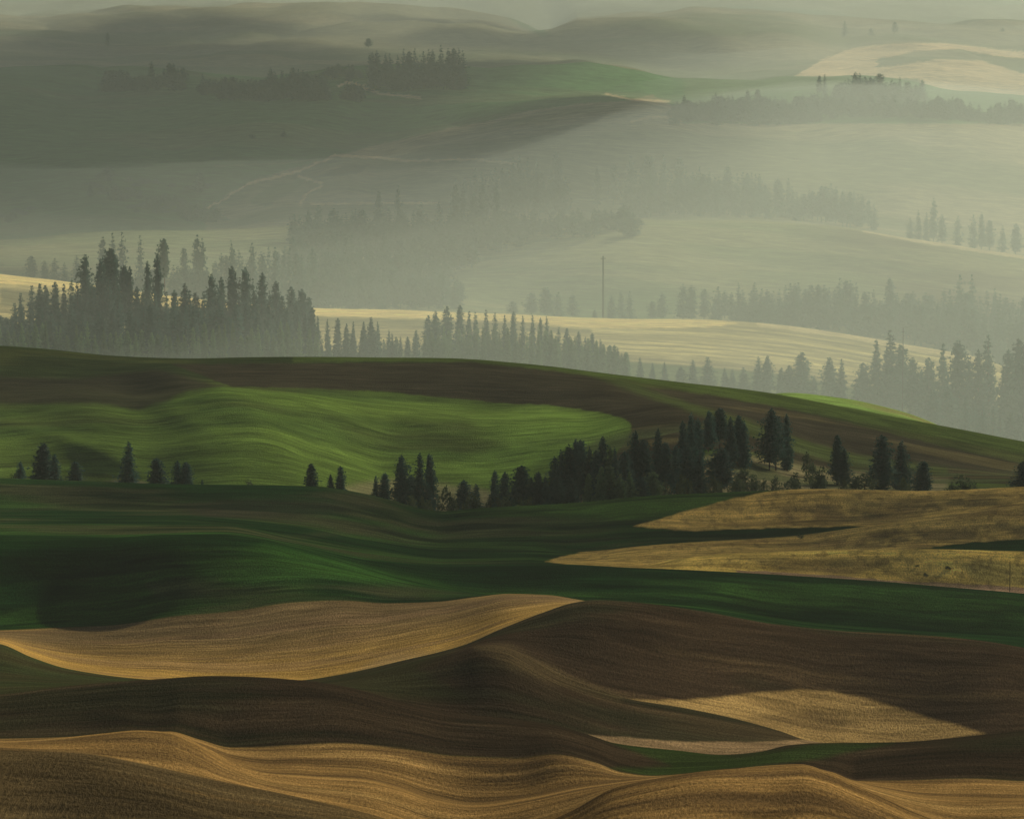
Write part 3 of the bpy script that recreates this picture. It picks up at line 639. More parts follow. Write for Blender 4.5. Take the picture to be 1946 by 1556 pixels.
# the row along the foot of the broad green hill: (px, top, distance, width, label)
G1 = 'scattered pines along the foot of the broad green hill'
near_trees = [
    (39, 877, 1400, 23, 'low dark pine left of the tall pair near the left edge'),
    (82, 843, 1400, 33, 'tallest dark pine of the pair near the left edge behind the green crest'),
    (103, 864, 1405, 24, 'shorter right-hand pine of the pair near the left edge'),
    (143, 877, 1400, 28, 'low rounded pine between the left-edge pair and the tallest lone pine'),
    (245, 840, 1402, 40, 'tall dense lone pine with pale dry grass at its foot behind the green crest'),
    (298, 871, 1402, 28, 'thin airy pine just right of the tall dense lone pine'),
    (338, 876, 1402, 21, 'left pine of the small twin pines behind the dark green crest'),
    (353, 878, 1404, 20, 'right pine of the small twin pines behind the dark green crest'),
    (385, 911, 1400, 9, 'tiny sapling standing alone right of the small twin pines'),
    (591, 881, 1405, 24, 'lone narrow pine in the middle of the bright green slope foot'),
    (629, 902, 1405, 14, 'short pine beside a taller one where the green crest starts to drop'),
    (646, 886, 1407, 20, 'taller pine of two where the dark green crest starts to drop'),
    (714, 904, 1420, 19, 'small pale pine at the left end of the clump around the two tall pines'),
    (732, 898, 1420, 19, 'small pale pine second from the left of the clump with two tall pines'),
    (762, 866, 1418, 30, 'tall pale-blue pine on the left of the clump in the dip'),
    (783, 903, 1424, 20, 'short pine squeezed between the two tall pines in the dip'),
    (800, 861, 1420, 28, 'tall bare-trunked dark pine standing in the dip of the green crest'),
    (818, 864, 1425, 21, 'narrow pine touching the right side of the tall bare-trunked pine'),
    (812, 926, 1405, 22, 'low pine in front of the tall bare-trunked pine, in the dip'),
    (882, 913, 1412, 36, 'broad bushy pine right of the dip of the green crest'),
    (906, 920, 1412, 25, 'smaller pine leaning on the right side of the broad bushy pine'),
    (939, 894, 1412, 17, 'spindly thin pine left of the dense wood'),
    (958, 897, 1410, 24, 'narrow dark pine beside the spindly thin one'),
    (993, 885, 1410, 30, 'tall conical pine standing between the spindly pine and the dense wood'),
    (1010, 908, 1405, 20, 'short pine right beside the tall conical pine before the dense wood'),
    (1023, 897, 1408, 19, 'narrow pine second before the left end of the dense wood'),
    (1036, 905, 1408, 18, 'last small pine before the left end of the dense wood'),
    (1052, 868, 1415, 26, 'left end pine of the dense wood below the curved ploughed field'),
    (1064, 856, 1418, 26, 'pine second from the left end of the dense wood'),
    (1079, 846, 1420, 26, 'pine on the rising left shoulder of the dense wood'),
    (1092, 836, 1420, 26, 'pointed pine at the left peak of the dense wood'),
    (1105, 837, 1423, 24, 'pointed pine right of the left peak of the dense wood'),
    (1119, 850, 1420, 24, 'lower pine in the notch between the two peaks of the dense wood'),
    (1133, 856, 1415, 26, 'shorter pine just left of the second peak of the dense wood'),
    (1145, 830, 1420, 27, 'taller pine forming the second peak of the dense wood'),
    (1157, 848, 1418, 26, 'pine behind the pale young pines in the dense wood'),
    (1170, 852, 1416, 26, 'pine in the middle of the dense wood right of its second peak'),
    (1188, 858, 1420, 26, 'pine in the hollow left of the tall pine by the brown field'),
    (1208, 820, 1430, 28, 'tall pine by the edge of the curved brown field'),
    (1224, 836, 1428, 26, 'pine right behind the tall pine by the curved brown field'),
    (1250, 815, 1470, 28, 'pine standing before the brown field, left of the tall clump'),
    (1264, 841, 1465, 24, 'shorter pine left of the tallest clump on the brushy slope'),
    (1284, 846, 1455, 26, 'bushy low pine at the left foot of the tallest clump'),
    (1299, 801, 1470, 24, 'left pine of the tallest clump on the brushy slope'),
    (1314, 787, 1472, 32, 'broad tall pine heading the clump on the brushy slope'),
    (1328, 796, 1475, 24, 'right pine of the broad tall clump on the brushy slope'),
    (1346, 781, 1520, 21, 'slim pine on the bright knoll left of the highest slim pine'),
    (1368, 776, 1525, 23, 'highest slim pine on the knoll before the brown field'),
    (1389, 793, 1495, 26, 'left pine of the three crowded pines on the knoll'),
    (1402, 790, 1500, 24, 'middle pine of the three crowded pines on the knoll'),
    (1413, 801, 1495, 22, 'right pine of the three crowded pines on the knoll'),
    (1308, 848, 1430, 34, 'lower pine in front of the tallest clump on the brushy slope'),
    (1330, 860, 1425, 30, 'lower right pine in front of the tallest clump'),
    (1370, 850, 1445, 44, 'wide dark pine in the shade below the knoll'),
    (1462, 777, 1500, 34, 'very dark dense pine standing alone above the dry bank'),
    (1474, 790, 1503, 26, 'dark pine pressed against the right of the dense lone one above the dry bank'),
    (1495, 787, 1510, 24, 'slender open pine right of the very dark dense pine'),
    (1590, 827, 1480, 21, 'slim pine standing before the brown slope right of the dry bank'),
    (1604, 852, 1478, 24, 'short pine touching the slim pine right of the dry bank'),
    (1675, 827, 1440, 38, 'large dense pine left of the round-topped pine at right'),
    (1712, 839, 1450, 35, 'round-topped pine right of the large dense pine'),
    (1754, 876, 1415, 28, 'low pine at the right end of the pines above the golden ridge'),
    (1943, 877, 1410, 30, 'dark pine cut by the right edge above the golden ridge'),
    (1143, 888, 1385, 22, 'pale young pine in front of the dense wood, left of three'),
    (1158, 884, 1385, 24, 'pale young pine in front of the dense wood, middle of three'),
    (1198, 897, 1385, 24, 'pale young pine in front of the dense wood, right of three'),
    (1241, 896, 1388, 26, 'young pine at the right foot of the dense wood'),
    (1177, 905, 1383, 20, 'short young pine low in front of the dense wood'),
    (1118, 900, 1384, 20, 'short dark young pine low at the left of the dense wood front'),
    (1060, 905, 1385, 22, 'low pine at the front left corner of the dense wood'),
    (1085, 908, 1385, 22, 'low pine in the front row of the dense wood left of centre'),
    (1218, 905, 1386, 20, 'low pine in the front row of the dense wood right of centre'),
]
for i, (px, top, u, w, lab) in enumerate(near_trees):
    young = 'young' in lab
    plant('pine_tree', 'pine tree', NEAR[(i * 5 + 1) % 8] if not young else (MID[i % 4][0], MID[i % 4][3], MID[i % 4][2]), px, top, u, w * rnd.uniform(1.05, 1.25), lab, G1)

shrubs = [
    (18, 898, 1395, 22, 'low shrub at the far left behind the dark green crest'),
    (484, 904, 1398, 26, 'lone round shrub on the bright green slope behind the green crest'),
    (845, 916, 1405, 28, 'small leafy shrub tree right of the dip in the green crest'),
    (1561, 878, 1405, 30, 'dark upright shrub on the dry bank left of the pines'),
    (1535, 848, 1500, 20, 'round shrub at the top of the dry bank against the brown field'),
    (1541, 872, 1460, 22, 'shrub half way down the dry bank'),
    (1838, 897, 1395, 36, 'wide bush behind the golden ridge near the right edge'),
    (1804, 909, 1392, 22, 'small bush left of the wide bush behind the golden ridge'),
    (1721, 900, 1395, 20, 'small shrub below the round-topped pine'),
    (1368, 910, 1388, 14, 'small upright shrub above the green field edge'),
    (1255, 905, 1388, 26, 'low brush right of the dense wood'),
    (1640, 893, 1430, 46, 'wide low brush left of the large dense pine'),
    (1615, 922, 1372, 26, 'pale low shrub on the rim of the golden ridge'),
    (1425, 880, 1440, 44, 'low green brush below the very dark dense pine'),
    (1522, 1013, 1262, 13, 'small round bush casting a shadow on the upper dry grass ridge'),
    (1741, 1072, 1150, 8, 'tiny left bush on the lowest golden slope'),
    (1805, 1073, 1150, 14, 'round dark bush on the lowest golden slope'),
    (1760, 1086, 1142, 9, 'tiny bush between and below the two bushes of the lowest golden slope'),
]
for i, (px, top, u, w, lab) in enumerate(shrubs):
    py = {13: 1024, 8: 1078, 14: 1083, 9: 1098}.get(w)
    if u < 1300 and py: 
        u = u_of(px, py, 1190, 1268) if u > 1200 else u_of(px, py, 1124, 1170)
    plant('shrub', 'shrub', BUSH[i % 3], px, top, u, w, lab, 'shrubs on the dry bank and ridges', part=('stem', 'foliage'))

def brush(spots, label, group):
    for i, (px, top, u, w) in enumerate(sorted(spots)):
        plant('shrub', 'shrub', BUSH[rnd.randrange(3)], px, top, u, w, label.replace('#', ordinal(i + 1)), group, part=('stem', 'foliage'))
ONES = 'first second third fourth fifth sixth seventh eighth ninth tenth eleventh twelfth thirteenth fourteenth fifteenth sixteenth seventeenth eighteenth nineteenth'.split()
def ordinal(n):
    if n < 20: return ONES[n - 1]
    t, o_ = divmod(n, 10)
    return ('twentieth thirtieth fortieth'.split()[t - 2] if o_ == 0 else 'twenty thirty forty'.split()[t - 2] + '-' + ONES[o_ - 1])
brush([(1200 + 23 * k + rnd.uniform(-8, 8), 893 + rnd.uniform(-4, 14), 1405 + rnd.uniform(-6, 25), rnd.uniform(16, 34)) for k in range(19)],
      '# low scrub clump from the left along the scrubby bank', 'low scrub on the bank below the right-hand pines')
brush([(700 + 21 * k + rnd.uniform(-8, 8), 935 + rnd.uniform(-4, 10), 1392, rnd.uniform(14, 26)) for k in range(16)],
      '# low scrub clump from the left in the dip of the green crest', 'low scrub in the dip behind the green crest')
# pines of the wood in the valley behind the broad hill
def grp(pts, u, label, group, wmul=1.0, young=False, kinds=(0, 1, 3, 5)):
    pts = sorted(pts)
    for i, (px, top, w) in enumerate(pts):
        k = kinds[rnd.randrange(len(kinds))]
        plant('pine_tree', 'pine tree', MID[k], px, top, u + rnd.uniform(-25, 25), w * wmul, label.replace('#', ordinal(i + 1)), group, young=young, sink=0.3)
GW = 'pines of the misty wood behind the broad green hill'
tall_left = [
    (161, 486, 25, 'tall pine rising alone over the left part of the misty wood'), (189, 496, 22, 'pine left of the highest pine of the misty wood'),
    (214, 474, 32, 'highest and widest pine of the left misty wood'), (234, 506, 24, 'pine right of the highest pine of the misty wood'),
    (249, 508, 15, 'thin pine at the right of the highest group, above the stubble strip'), (282, 498, 15, 'left of two thin pines standing over the yellow strip'),
    (301, 483, 17, 'taller right one of two thin pines standing over the yellow strip'),
    (403, 523, 23, 'pine opening the middle group of the left misty wood'), (423, 528, 22, 'second pine of the middle group of the left misty wood'),
    (443, 508, 25, 'tallest left pine of the middle group of the misty wood'), (467, 511, 25, 'forked-looking tall pine in the middle group of the misty wood'),
    (497, 520, 27, 'broad open-crowned pine right of the middle group of the misty wood'), (527, 536, 22, 'pine before the gap at the right of the left misty wood'),
    (554, 546, 28, 'wide pine near the right end of the left misty wood'), (574, 551, 26, 'broad pine closing the tall rank of the left misty wood'), (588, 566, 22, 'shortest pine at the right shoulder of the tall left rank')]
for px, top, w, lab in tall_left:
    plant('pine_tree', 'pine tree', MID[rnd.choice([2, 4, 2, 0])], px, top, 3060 + rnd.uniform(-20, 20), w * 1.1, lab, GW)
grp([(x + rnd.uniform(-3, 3), t + rnd.uniform(-6, 6), rnd.uniform(17, 24)) for x, t in
     [(12, 600), (26, 572), (40, 555), (60, 545), (76, 540), (90, 548), (103, 533), (122, 536), (138, 538), (150, 545), (175, 535), (205, 530), (222, 540), (262, 545), (275, 560), (292, 550), (318, 560), (333, 548), (347, 543), (360, 552), (374, 556), (390, 560), (412, 558), (455, 560), (482, 556), (512, 560), (540, 568), (562, 575)]],
    3030, '# dark pine from the left in the back rank of the left misty wood', GW, wmul=1.25)
grp([(x + rnd.uniform(-4, 4), rnd.uniform(578, 605) + max(0, (30 - x)) * 0.8, rnd.uniform(16, 24)) for x in range(4, 600, 14)],
    2970, '# pine from the left in the middle rank of the left misty wood', GW, wmul=1.25)
grp([(x + rnd.uniform(-4, 4), rnd.uniform(608, 640), rnd.uniform(14, 20)) for x in range(0, 610, 13)],
    2910, '# young pine from the left, pale front rank of the left misty wood', GW, young=True)
grp([(604, 600, 18), (622, 606, 16), (640, 604, 18), (658, 616, 14), (672, 612, 16), (690, 612, 15), (706, 603, 18), (720, 612, 16), (738, 626, 16), (752, 640, 14), (775, 640, 14), (790, 627, 15)] +
    [(x, rnd.uniform(628, 650), 15) for x in range(610, 800, 15)],
    2940, '# low pine from the left in the gap between the two misty woods', GW)
grp([(813, 600, 20), (828, 592, 22), (850, 583, 24), (873, 580, 24), (890, 592, 20), (906, 594, 20), (925, 590, 20), (942, 594, 18), (958, 600, 18), (975, 592, 18), (993, 600, 16), (1010, 600, 18), (1026, 604, 15), (1041, 601, 16), (1060, 622, 15), (1078, 624, 18), (1098, 630, 16), (1112, 640, 14), (1125, 632, 15), (1142, 645, 16), (1158, 655, 16), (1174, 660, 14), (1190, 668, 14)],
    2985, '# pine from the left in the back rank of the central misty wood', GW)
grp([(x + rnd.uniform(-3, 3), 622 + max(0, x - 1000) * 0.2 + rnd.uniform(-5, 14), rnd.uniform(14, 19)) for x in range(808, 1200, 12)],
    2920, '# young pine from the left in the front rank of the central misty wood', GW, young=True)
GR = 'pale pines standing before the sunlit stubble field'
for px, top, w, lab in [(1217, 680, 14, 'first small pale pine at the left of the stubble field row'), (1240, 690, 12, 'second small pale pine of the stubble field row'), (1263, 688, 14, 'third small pale pine of the stubble field row'),
                        (1293, 697, 16, 'low pale pine before the lone mid-row pine'), (1316, 683, 20, 'upright pale pine in the left half of the stubble field row'), (1345, 679, 28, 'wide pale pine in the middle of the stubble field row'), (1378, 700, 14, 'small thin pine right of the wide pale pine'),
                        (1392, 702, 14, 'small thin pine second right of the wide pale pine'), (1413, 698, 22, 'squat pale pine left of the tall pair of the stubble row'), (1440, 678, 22, 'left tree of the tall pair of the stubble row'), (1457, 677, 20, 'right tree of the tall pair of the stubble row'),
                        (1484, 700, 16, 'thin pine left of the tallest cone of the stubble row'), (1500, 695, 20, 'pine joined to the left of the tallest cone of the stubble row'), (1522, 671, 32, 'tallest cone-shaped pine of the stubble row'), (1547, 715, 18, 'low pine in the gap right of the tallest cone'),
                        (1577, 680, 28, 'left of two conical pines before the big misty trees'), (1598, 684, 22, 'right of two conical pines before the big misty trees')]:
    plant('pine_tree', 'pine tree', MID[rnd.choice([1, 5, 3])], px, top, 2930, w * 1.1, lab, GR)
GB = 'big misty pines at the right'
grp([(1640, 690, 30), (1663, 648, 34), (1688, 630, 42), (1712, 655, 34), (1735, 680, 30), (1750, 705, 28), (1766, 680, 30), (1790, 655, 34), (1820, 648, 44), (1842, 690, 30), (1860, 665, 34), (1880, 640, 44), (1910, 665, 40), (1935, 645, 42), (1955, 650, 40), (1630, 720, 22), (1700, 700, 34)],
    2960, '# big pale pine from the left in the misty stand at right', GB, kinds=(0, 1, 2))
grp([(1775, 742, 28), (1800, 735, 30), (1818, 750, 26), (1835, 755, 26), (1850, 762, 26), (1868, 770, 24), (1885, 772, 26), (1902, 790, 24), (1918, 784, 26), (1937, 788, 28), (1790, 760, 26), (1860, 790, 22)],
    2860, '# low pine from the left above the right end of the hill crest', GB, kinds=(1, 5, 3))

# farther woods, far past countable: one mass
LOW = []
for k, kw in enumerate([dict(crown_base=0.05, width=0.17, shape=0.5), dict(crown_base=0.15, width=0.19, shape=0.4), dict(crown_base=0.02, width=0.2, shape=0.65), dict(crown_base=0.2, width=0.16, shape=0.35)]):
    (tv, tf), (cv, cf) = conifer(400 + k, whorls=15, per=5, clumps=4, size=0.05, **kw)
    o_ = len(cv)
    LOW.append((np.array(cv + tv), [tuple(f) for f in cf] + [tuple(i + o_ for i in f) for f in tf], kw['width'] * 2))
far = []
def mass(pts, u, jit=30): 
    for px, top, w in pts: far.append((px, top, w, u if isinstance(u, tuple) else u + rnd.uniform(-jit, jit)))
def span(x0, x1, step, t0, t1, w, u, jt=6):
    x = x0
    while x < x1:
        t = t0 + (t1 - t0) * (x - x0) / (x1 - x0) + 16 * math.exp(-min(x - x0, x1 - x) / 16)
        far.append((x + rnd.uniform(-2, 2), t + rnd.uniform(-jt, jt), w * rnd.uniform(0.8, 1.25), (u[0] + rnd.uniform(-4, 4), u[1], u[2]) if isinstance(u, tuple) else u + rnd.uniform(-40, 40)))
        x += step * rnd.uniform(0.7, 1.3)
# valley behind the stubble field
mass([(1010, 556, 18), (1037, 545, 20), (1060, 556, 20), (1088, 559, 18), (1162, 562, 14), (1180, 553, 16), (1196, 555, 16), (1240, 572, 12), (1258, 556, 16), (1298, 541, 20), (1314, 543, 20), (1338, 548, 14), (975, 572, 14), (1130, 588, 8)], 3620)
span(1355, 1660, 11, 548, 540, 17, 3640, 10); span(1400, 1946, 10, 572, 590, 18, 3600, 10); span(1640, 1946, 12, 560, 560, 20, 3700, 14)
mass([(1823, 524, 20), (1846, 524, 18), (1890, 550, 16), (1595, 530, 18), (1690, 528, 16)], 3700)
mass([(60, 486, 16), (85, 496, 14), (104, 492, 16), (122, 500, 14), (146, 486, 18), (160, 500, 16), (196, 452, 18), (214, 445, 18), (232, 444, 16), (267, 450, 15), (375, 444, 18), (385, 455, 14), (350, 470, 14), (440, 445, 14), (480, 462, 16), (330, 505, 16), (360, 510, 16)], 3640)
span(395, 600, 11, 490, 470, 16, 3700, 14); span(240, 420, 14, 515, 510, 16, 3620, 8)
# wood in the middle distance
span(555, 1220, 8, 408, 408, 17, 4080, 12); span(560, 1000, 9, 432, 430, 18, 4020, 10); span(575, 858, 9, 478, 486, 18, 3800, 10); span(596, 884, 8, 510, 530, 18, 3700, 10); span(530, 905, 12, 455, 455, 17, 3900, 10)
mass([(605, 392, 16), (720, 362, 10), (757, 352, 12), (800, 386, 16), (835, 380, 16), (866, 335, 14), (880, 352, 14), (900, 368, 14), (916, 350, 14), (943, 330, 14), (1185, 388, 26), (1150, 398, 24)], 4120)
# slopes above
mass([(975, 302, 14), (988, 298, 16), (1003, 302, 14), (1020, 304, 14), (1058, 284, 15), (1062, 300, 12), (1135, 318, 12), (1166, 312, 13), (1198, 298, 16), (1230, 286, 20), (1238, 296, 14), (1261, 294, 18), (1291, 283, 18), (1382, 315, 14)], 4560)
span(865, 1080, 9, 335, 330, 15, 4480, 14); span(1300, 1660, 9, 325, 375, 14, 4470, 14); span(1190, 1400, 10, 330, 345, 15, 4500, 10)
mass([(1774, 378, 13), (1745, 400, 12), (1760, 405, 12), (1790, 408, 14), (1820, 412, 14), (1850, 410, 14), (1880, 418, 14), (1905, 430, 14), (1930, 425, 14), (1730, 415, 12), (1865, 405, 12)], 4390)
span(170, 400, 8, 345, 395, 16, 4600, 12); span(250, 430, 9, 380, 400, 16, 4530, 12); mass([(205, 318, 22), (190, 330, 16), (245, 335, 14), (270, 350, 14), (380, 325, 20)], 4640)
span(0, 60, 9, 400, 410, 14, 4520, 6)
# far slope woods
PR = lambda b: (b, 4750, 5500)
span(196, 250, 6, 130, 128, 13, PR(170), 5); span(250, 300, 6, 143, 140, 12, PR(172), 5); mass([(288, 118, 11), (322, 120, 12), (330, 122, 12), (348, 128, 12), (312, 130, 10), (338, 130, 12)], PR(170)); span(196, 356, 6, 148, 145, 13, PR(174), 4)
span(380, 500, 6, 148, 150, 12, PR(184), 6); span(495, 625, 5, 136, 140, 13, PR(188), 6); span(420, 625, 5, 155, 158, 12, PR(194), 5); mass([(385, 142, 10), (515, 130, 12), (556, 128, 12)], PR(185))
span(615, 690, 6, 124, 122, 11, PR(150), 5); span(655, 690, 6, 152, 152, 13, PR(196), 5)
mass([(x, t, 14) for x, t in [(706, 100), (716, 98), (733, 102), (741, 104), (756, 106), (767, 95), (778, 98), (788, 94), (805, 100), (815, 96), (822, 96), (838, 88), (852, 94), (862, 92), (872, 92), (880, 98)]], PR(160))
span(706, 885, 7, 122, 118, 14, PR(166), 6); mass([(700, 73, 10), (205, 62, 8)], (92, 6000, 7000)); mass([(480, 258, 9), (540, 250, 10)], (268, 4300, 4900))
span(1275, 1500, 6, 190, 182, 13, PR(222), 6); span(1280, 1560, 6, 202, 200, 13, PR(232), 5); mass([(1420, 172, 12), (1440, 170, 12), (1360, 178, 12), (1300, 182, 12)], PR(215))
span(1500, 1850, 6, 182, 190, 14, PR(222), 8); span(1590, 1760, 6, 150, 160, 14, PR(192), 7); mass([(1625, 138, 16), (1634, 140, 14), (1672, 140, 18), (1557, 144, 8), (1567, 142, 8), (1710, 148, 9), (1752, 152, 10)], PR(185))
span(1740, 1880, 6, 185, 200, 13, PR(226), 8); span(1880, 1950, 6, 188, 192, 14, PR(232), 6)
mass([(1605, 40, 9), (1700, 42, 8), (1905, 52, 9), (1655, 54, 8)], (66, 6500, 7500))
vs, fs = [], []; nv = 0
for px, top, w, u in far:
    if isinstance(u, tuple): u = u_of(px, u[0], u[1], u[2])
    g, p, t = ground(px, u)
    if p - top < 8: p = top + 8 
    h = (p - top) * t / F; h = min(h, 46.0)
    LV, LF, LW = LOW[rnd.randrange(4)]
    s = 1.8 * (w * t / F) / (LW * h)
    a = rnd.uniform(0, 6.28); ca, sa = math.cos(a), math.sin(a)
    X = (LV[:, 0] * ca - LV[:, 1] * sa) * h * s + g.x; Yv = (LV[:, 0] * sa + LV[:, 1] * ca) * h * s + g.y; Z = LV[:, 2] * h + g.z
    vs.append(np.stack([X, Yv, Z], 1)); fs.extend([tuple(i + nv for i in f) for f in LF]); nv += len(LV)
me = bpy.data.meshes.new('woodland'); me.from_pydata(np.concatenate(vs).tolist(), [], fs); me.materials.append(NEEDLE); me.update()
o = bpy.data.objects.new('woodland', me); scene.collection.objects.link(o)
tag(o, 'blue-grey conifer woods fading into the haze on the far slopes', 'woodland', kind='stuff')
print('far trees', len(far), 'grid', NC, NR)

# ------------------------------------------------------------ masts and post
def pole(px, top, u, r, label, name='wooden_pole', cat='pole', arm=True):
    g, p, t = ground(px, u); h = (p - top) * t / F
    e = bpy.data.objects.new(name, None); e.location = g; scene.collection.objects.link(e); tag(e, label, cat)
    bm = bmesh.new(); bmesh.ops.create_cone(bm, cap_ends=True, segments=8, radius1=r, radius2=r * 0.6, depth=h)
    bmesh.ops.translate(bm, verts=bm.verts, vec=(0, 0, h / 2 - 0.1))
    m_ = bpy.data.meshes.new('shaft'); bm.to_mesh(m_); bm.free(); m_.materials.append(WOOD)
    c = bpy.data.objects.new('shaft', m_); scene.collection.objects.link(c); c.parent = e
    if arm:
        bm = bmesh.new(); bmesh.ops.create_cube(bm, size=1)
        bmesh.ops.scale(bm, verts=bm.verts, vec=(r * 5, r * 0.8, r * 0.8)); bmesh.ops.translate(bm, verts=bm.verts, vec=(0, -r * 1.2, h * 0.96))
        bmesh.ops.bevel(bm, geom=bm.edges[:], offset=r * 0.1, segments=1)
        m_ = bpy.data.meshes.new('crossarm'); bm.to_mesh(m_); bm.free(); m_.materials.append(WOOD)
        c = bpy.data.objects.new('crossarm', m_); scene.collection.objects.link(c); c.parent = e
    return e
pole(1146, 486, 3390, 0.75, 'tall thin bare pole standing on the crest of the sunlit stubble field')
pole(1715, 622, 2950, 0.35, 'thin pole among the big misty pines at the right')
pole(1919, 1064, 1130, 0.045, 'thin grey post at the foot of the lowest golden slope near the right edge', arm=False)
# lone bare-trunked pine over the yellow strip
plant('pine_tree', 'pine tree', MID[4], 313, 455, 3390, 20, 'lone tall pine with a long bare trunk on the yellow stubble strip', GW)

# ------------------------------------------------------------ haze
bm = bmesh.new(); bmesh.ops.create_cube(bm, size=1)
ztop = max(HC + 25, float(WZ[:, U < 10500].max()) + 60)
zmin = float(WZ.min()) - 5
x0, x1, y0, y1 = float(WX.min()) - 50, float(WX.max()) + 50, -300.0, float(WY.max()) + 50
bmesh.ops.scale(bm, verts=bm.verts, vec=(x1 - x0, y1 - y0, ztop - zmin)); bmesh.ops.translate(bm, verts=bm.verts, vec=((x0 + x1) / 2, (y0 + y1) / 2, (ztop + zmin) / 2))
me = bpy.data.meshes.new('haze'); bm.to_mesh(me); bm.free()
hm = bpy.data.materials.new('haze'); hm.use_nodes = True
nt = hm.node_tree; nt.nodes.remove(nt.nodes['Principled BSDF'])
pv = nt.nodes.new('ShaderNodeVolumePrincipled')
pv.inputs['Color'].default_value = (0.85, 0.965, 0.90, 1); pv.inputs['Density'].default_value = HAZE; pv.inputs['Anisotropy'].default_value = 0.25
nt.links.new(pv.outputs[0], nt.nodes['Material Output'].inputs['Volume'])
me.materials.append(hm)
o = bpy.data.objects.new('haze', me); scene.collection.objects.link(o)
tag(o, kind='stuff', label='thin pale morning haze filling the valleys')

# ground mist lying in the valley behind the broad green hill: a closed body with a billowing top
gx = np.linspace(-3200, 3200, 90); gy = np.linspace(1330, 12500, 120)
GX, GY = np.meshgrid(gx, gy, indexing='ij')
def bank(x, y, rx, ry, a): return a * np.exp(-((GX - x) / rx) ** 2 - ((GY - y) / ry) ** 2)
top = 48 + 100 * (fbm(GX / 520 + 3, GY / 1000 + 8, 61, 4) - 0.5)
top = top + bank(60, 3500, 260, 700, 30) + bank(330, 2900, 160, 500, 24) + bank(200, 4600, 420, 500, 22) + bank(-250, 3000, 160, 600, -14) - 28 * sstep(4800, 6800, GY) + bank(-250, 3800, 240, 600, -16) + bank(-120, 3800, 200, 900, -24) + bank(150, 4250, 200, 500, 12) + bank(-350, 5600, 420, 1300, -38) + bank(-330, 4700, 300, 700, -28) + bank(-60, 4900, 250, 600, -16) + 30 * sstep(7300, 9500, GY)
top = np.maximum(top, -20)
nx, ny = GX.shape
low = np.full_like(top, float(WZ.min()) - 3)
V = np.concatenate([np.stack([GX, GY, top], -1).reshape(-1, 3), np.stack([GX, GY, low], -1).reshape(-1, 3)])
ix = lambda i, j, k=0: i * ny + j + k * nx * ny
Fs = []
for i in range(nx - 1):
    for j in range(ny - 1):
        Fs.append((ix(i, j), ix(i + 1, j), ix(i + 1, j + 1), ix(i, j + 1)))
        Fs.append((ix(i, j, 1), ix(i, j + 1, 1), ix(i + 1, j + 1, 1), ix(i + 1, j, 1)))
for i in range(nx - 1):
    Fs.append((ix(i, 0, 1), ix(i + 1, 0, 1), ix(i + 1, 0), ix(i, 0))); Fs.append((ix(i, ny - 1), ix(i + 1, ny - 1), ix(i + 1, ny - 1, 1), ix(i, ny - 1, 1)))
for j in range(ny - 1):
    Fs.append((ix(0, j), ix(0, j + 1), ix(0, j + 1, 1), ix(0, j, 1))); Fs.append((ix(nx - 1, j, 1), ix(nx - 1, j + 1, 1), ix(nx - 1, j + 1), ix(nx - 1, j)))
me = bpy.data.meshes.new('mist'); me.from_pydata(V.tolist(), [], Fs); me.update()
mm = hm.copy(); mm.name = 'mist'
for n in mm.node_tree.nodes:
    if n.type == 'PRINCIPLED_VOLUME': n.inputs['Density'].default_value = MIST
me.materials.append(mm)
o = bpy.data.objects.new('mist', me); scene.collection.objects.link(o)
tag(o, kind='stuff', label='bank of sunlit ground mist drifting through the wooded valley')
print('haze', ztop, zmin, float(WZ.max()))

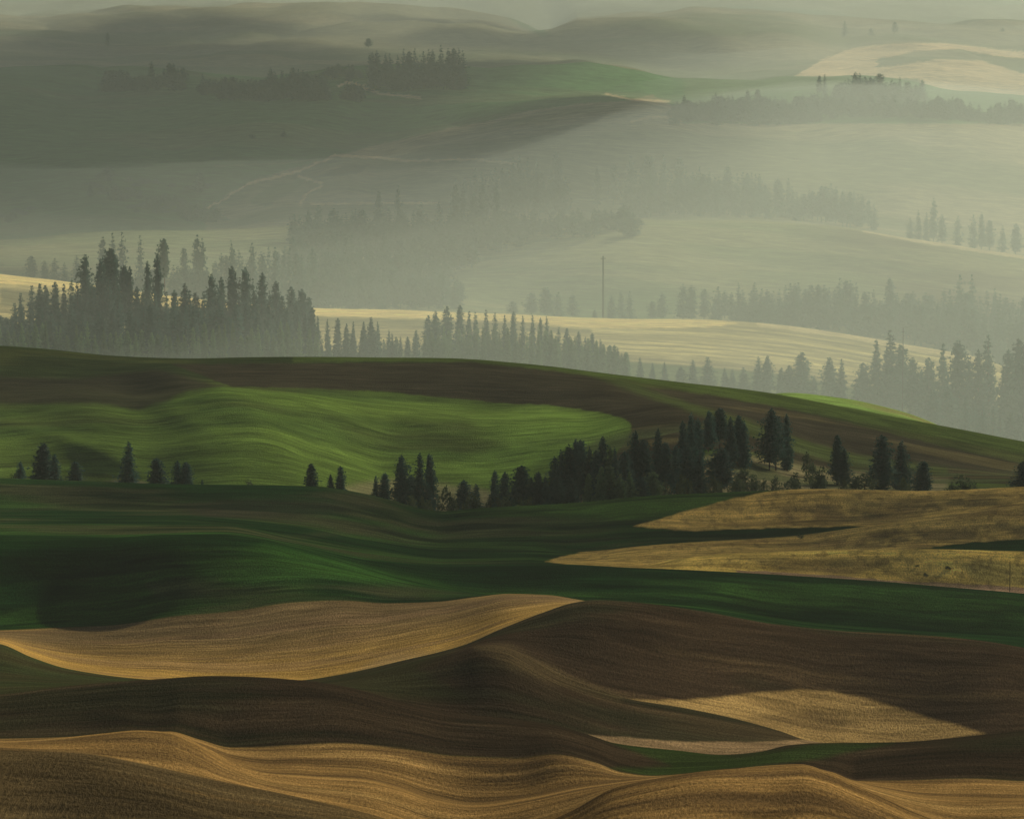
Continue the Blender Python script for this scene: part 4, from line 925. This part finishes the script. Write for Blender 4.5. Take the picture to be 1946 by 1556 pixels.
# ------------------------------------------------------------ unseen clouds added high above to shade the left and near ground
def shade_cloud(cx, cy, cz, rx, ry, rz, seed, label):
    rng = np.random.RandomState(seed)
    bm = bmesh.new(); bmesh.ops.create_icosphere(bm, subdivisions=5, radius=1)
    v = np.array([p.co[:] for p in bm.verts])
    n = fbm(v[:, 0] * 1.6 + 9 + v[:, 2], v[:, 1] * 1.6 + 9 - v[:, 2], seed, 4) - 0.5
    for p, k in zip(bm.verts, n):
        q = p.co * (1 + 0.9 * k)
        p.co = (cx + q.x * rx, cy + q.y * ry, cz + max(q.z, -0.35) * rz)
    me = bpy.data.meshes.new('shade_cloud'); bm.to_mesh(me); bm.free()
    me.polygons.foreach_set('use_smooth', np.ones(len(me.polygons), bool))
    me.materials.append(SHADE_CLOUD)
    o = bpy.data.objects.new('shade_cloud', me); scene.collection.objects.link(o)
    tag(o, label, kind='structure')
SHADE_CLOUD = bpy.data.materials.new('shade_cloud'); SHADE_CLOUD.use_nodes = True
SHADE_CLOUD.node_tree.nodes['Principled BSDF'].inputs['Base Color'].default_value = (0.85, 0.85, 0.85, 1)
SHADE_CLOUD.node_tree.nodes['Principled BSDF'].inputs['Roughness'].default_value = 1
def shade_cloud_over(gx, gy, rx, ry, seed, label, alt=3000, rz=120):
    k = (alt - 100) / sdir.z
    shade_cloud(gx + sdir.x * k, gy + sdir.y * k, alt, rx, ry, rz, seed, label)
crng = random.Random(21)
def cover(x0f, x1f, y0, y1, n, r0, r1, label):
    """scattered unseen clouds added so their shadows fall between two bearings"""
    for k in range(n):
        gy = crng.uniform(y0, y1); gx = gy * crng.uniform(x0f, x1f)
        r = crng.uniform(r0, r1)
        shade_cloud_over(gx, gy, r, r * crng.uniform(1.0, 1.8), 40 + k, label, alt=2500 + crng.uniform(0, 900), rz=60)
cover(-0.16, -0.035, 2600, 3350, 12, 80, 150, 'unseen cloudlet added to shade the left misty wood')
cover(-0.20, -0.055, 4250, 7500, 32, 140, 300, 'unseen cloudlet added to shade the left of the valley')
cover(-0.055, 0.035, 4300, 8500, 14, 120, 230, 'unseen cloudlet added to shade the far hills')
shade_cloud_over(-95, 600, 60, 160, 7, 'unseen cloudlet added to shade the dark end of the green hill', rz=20)
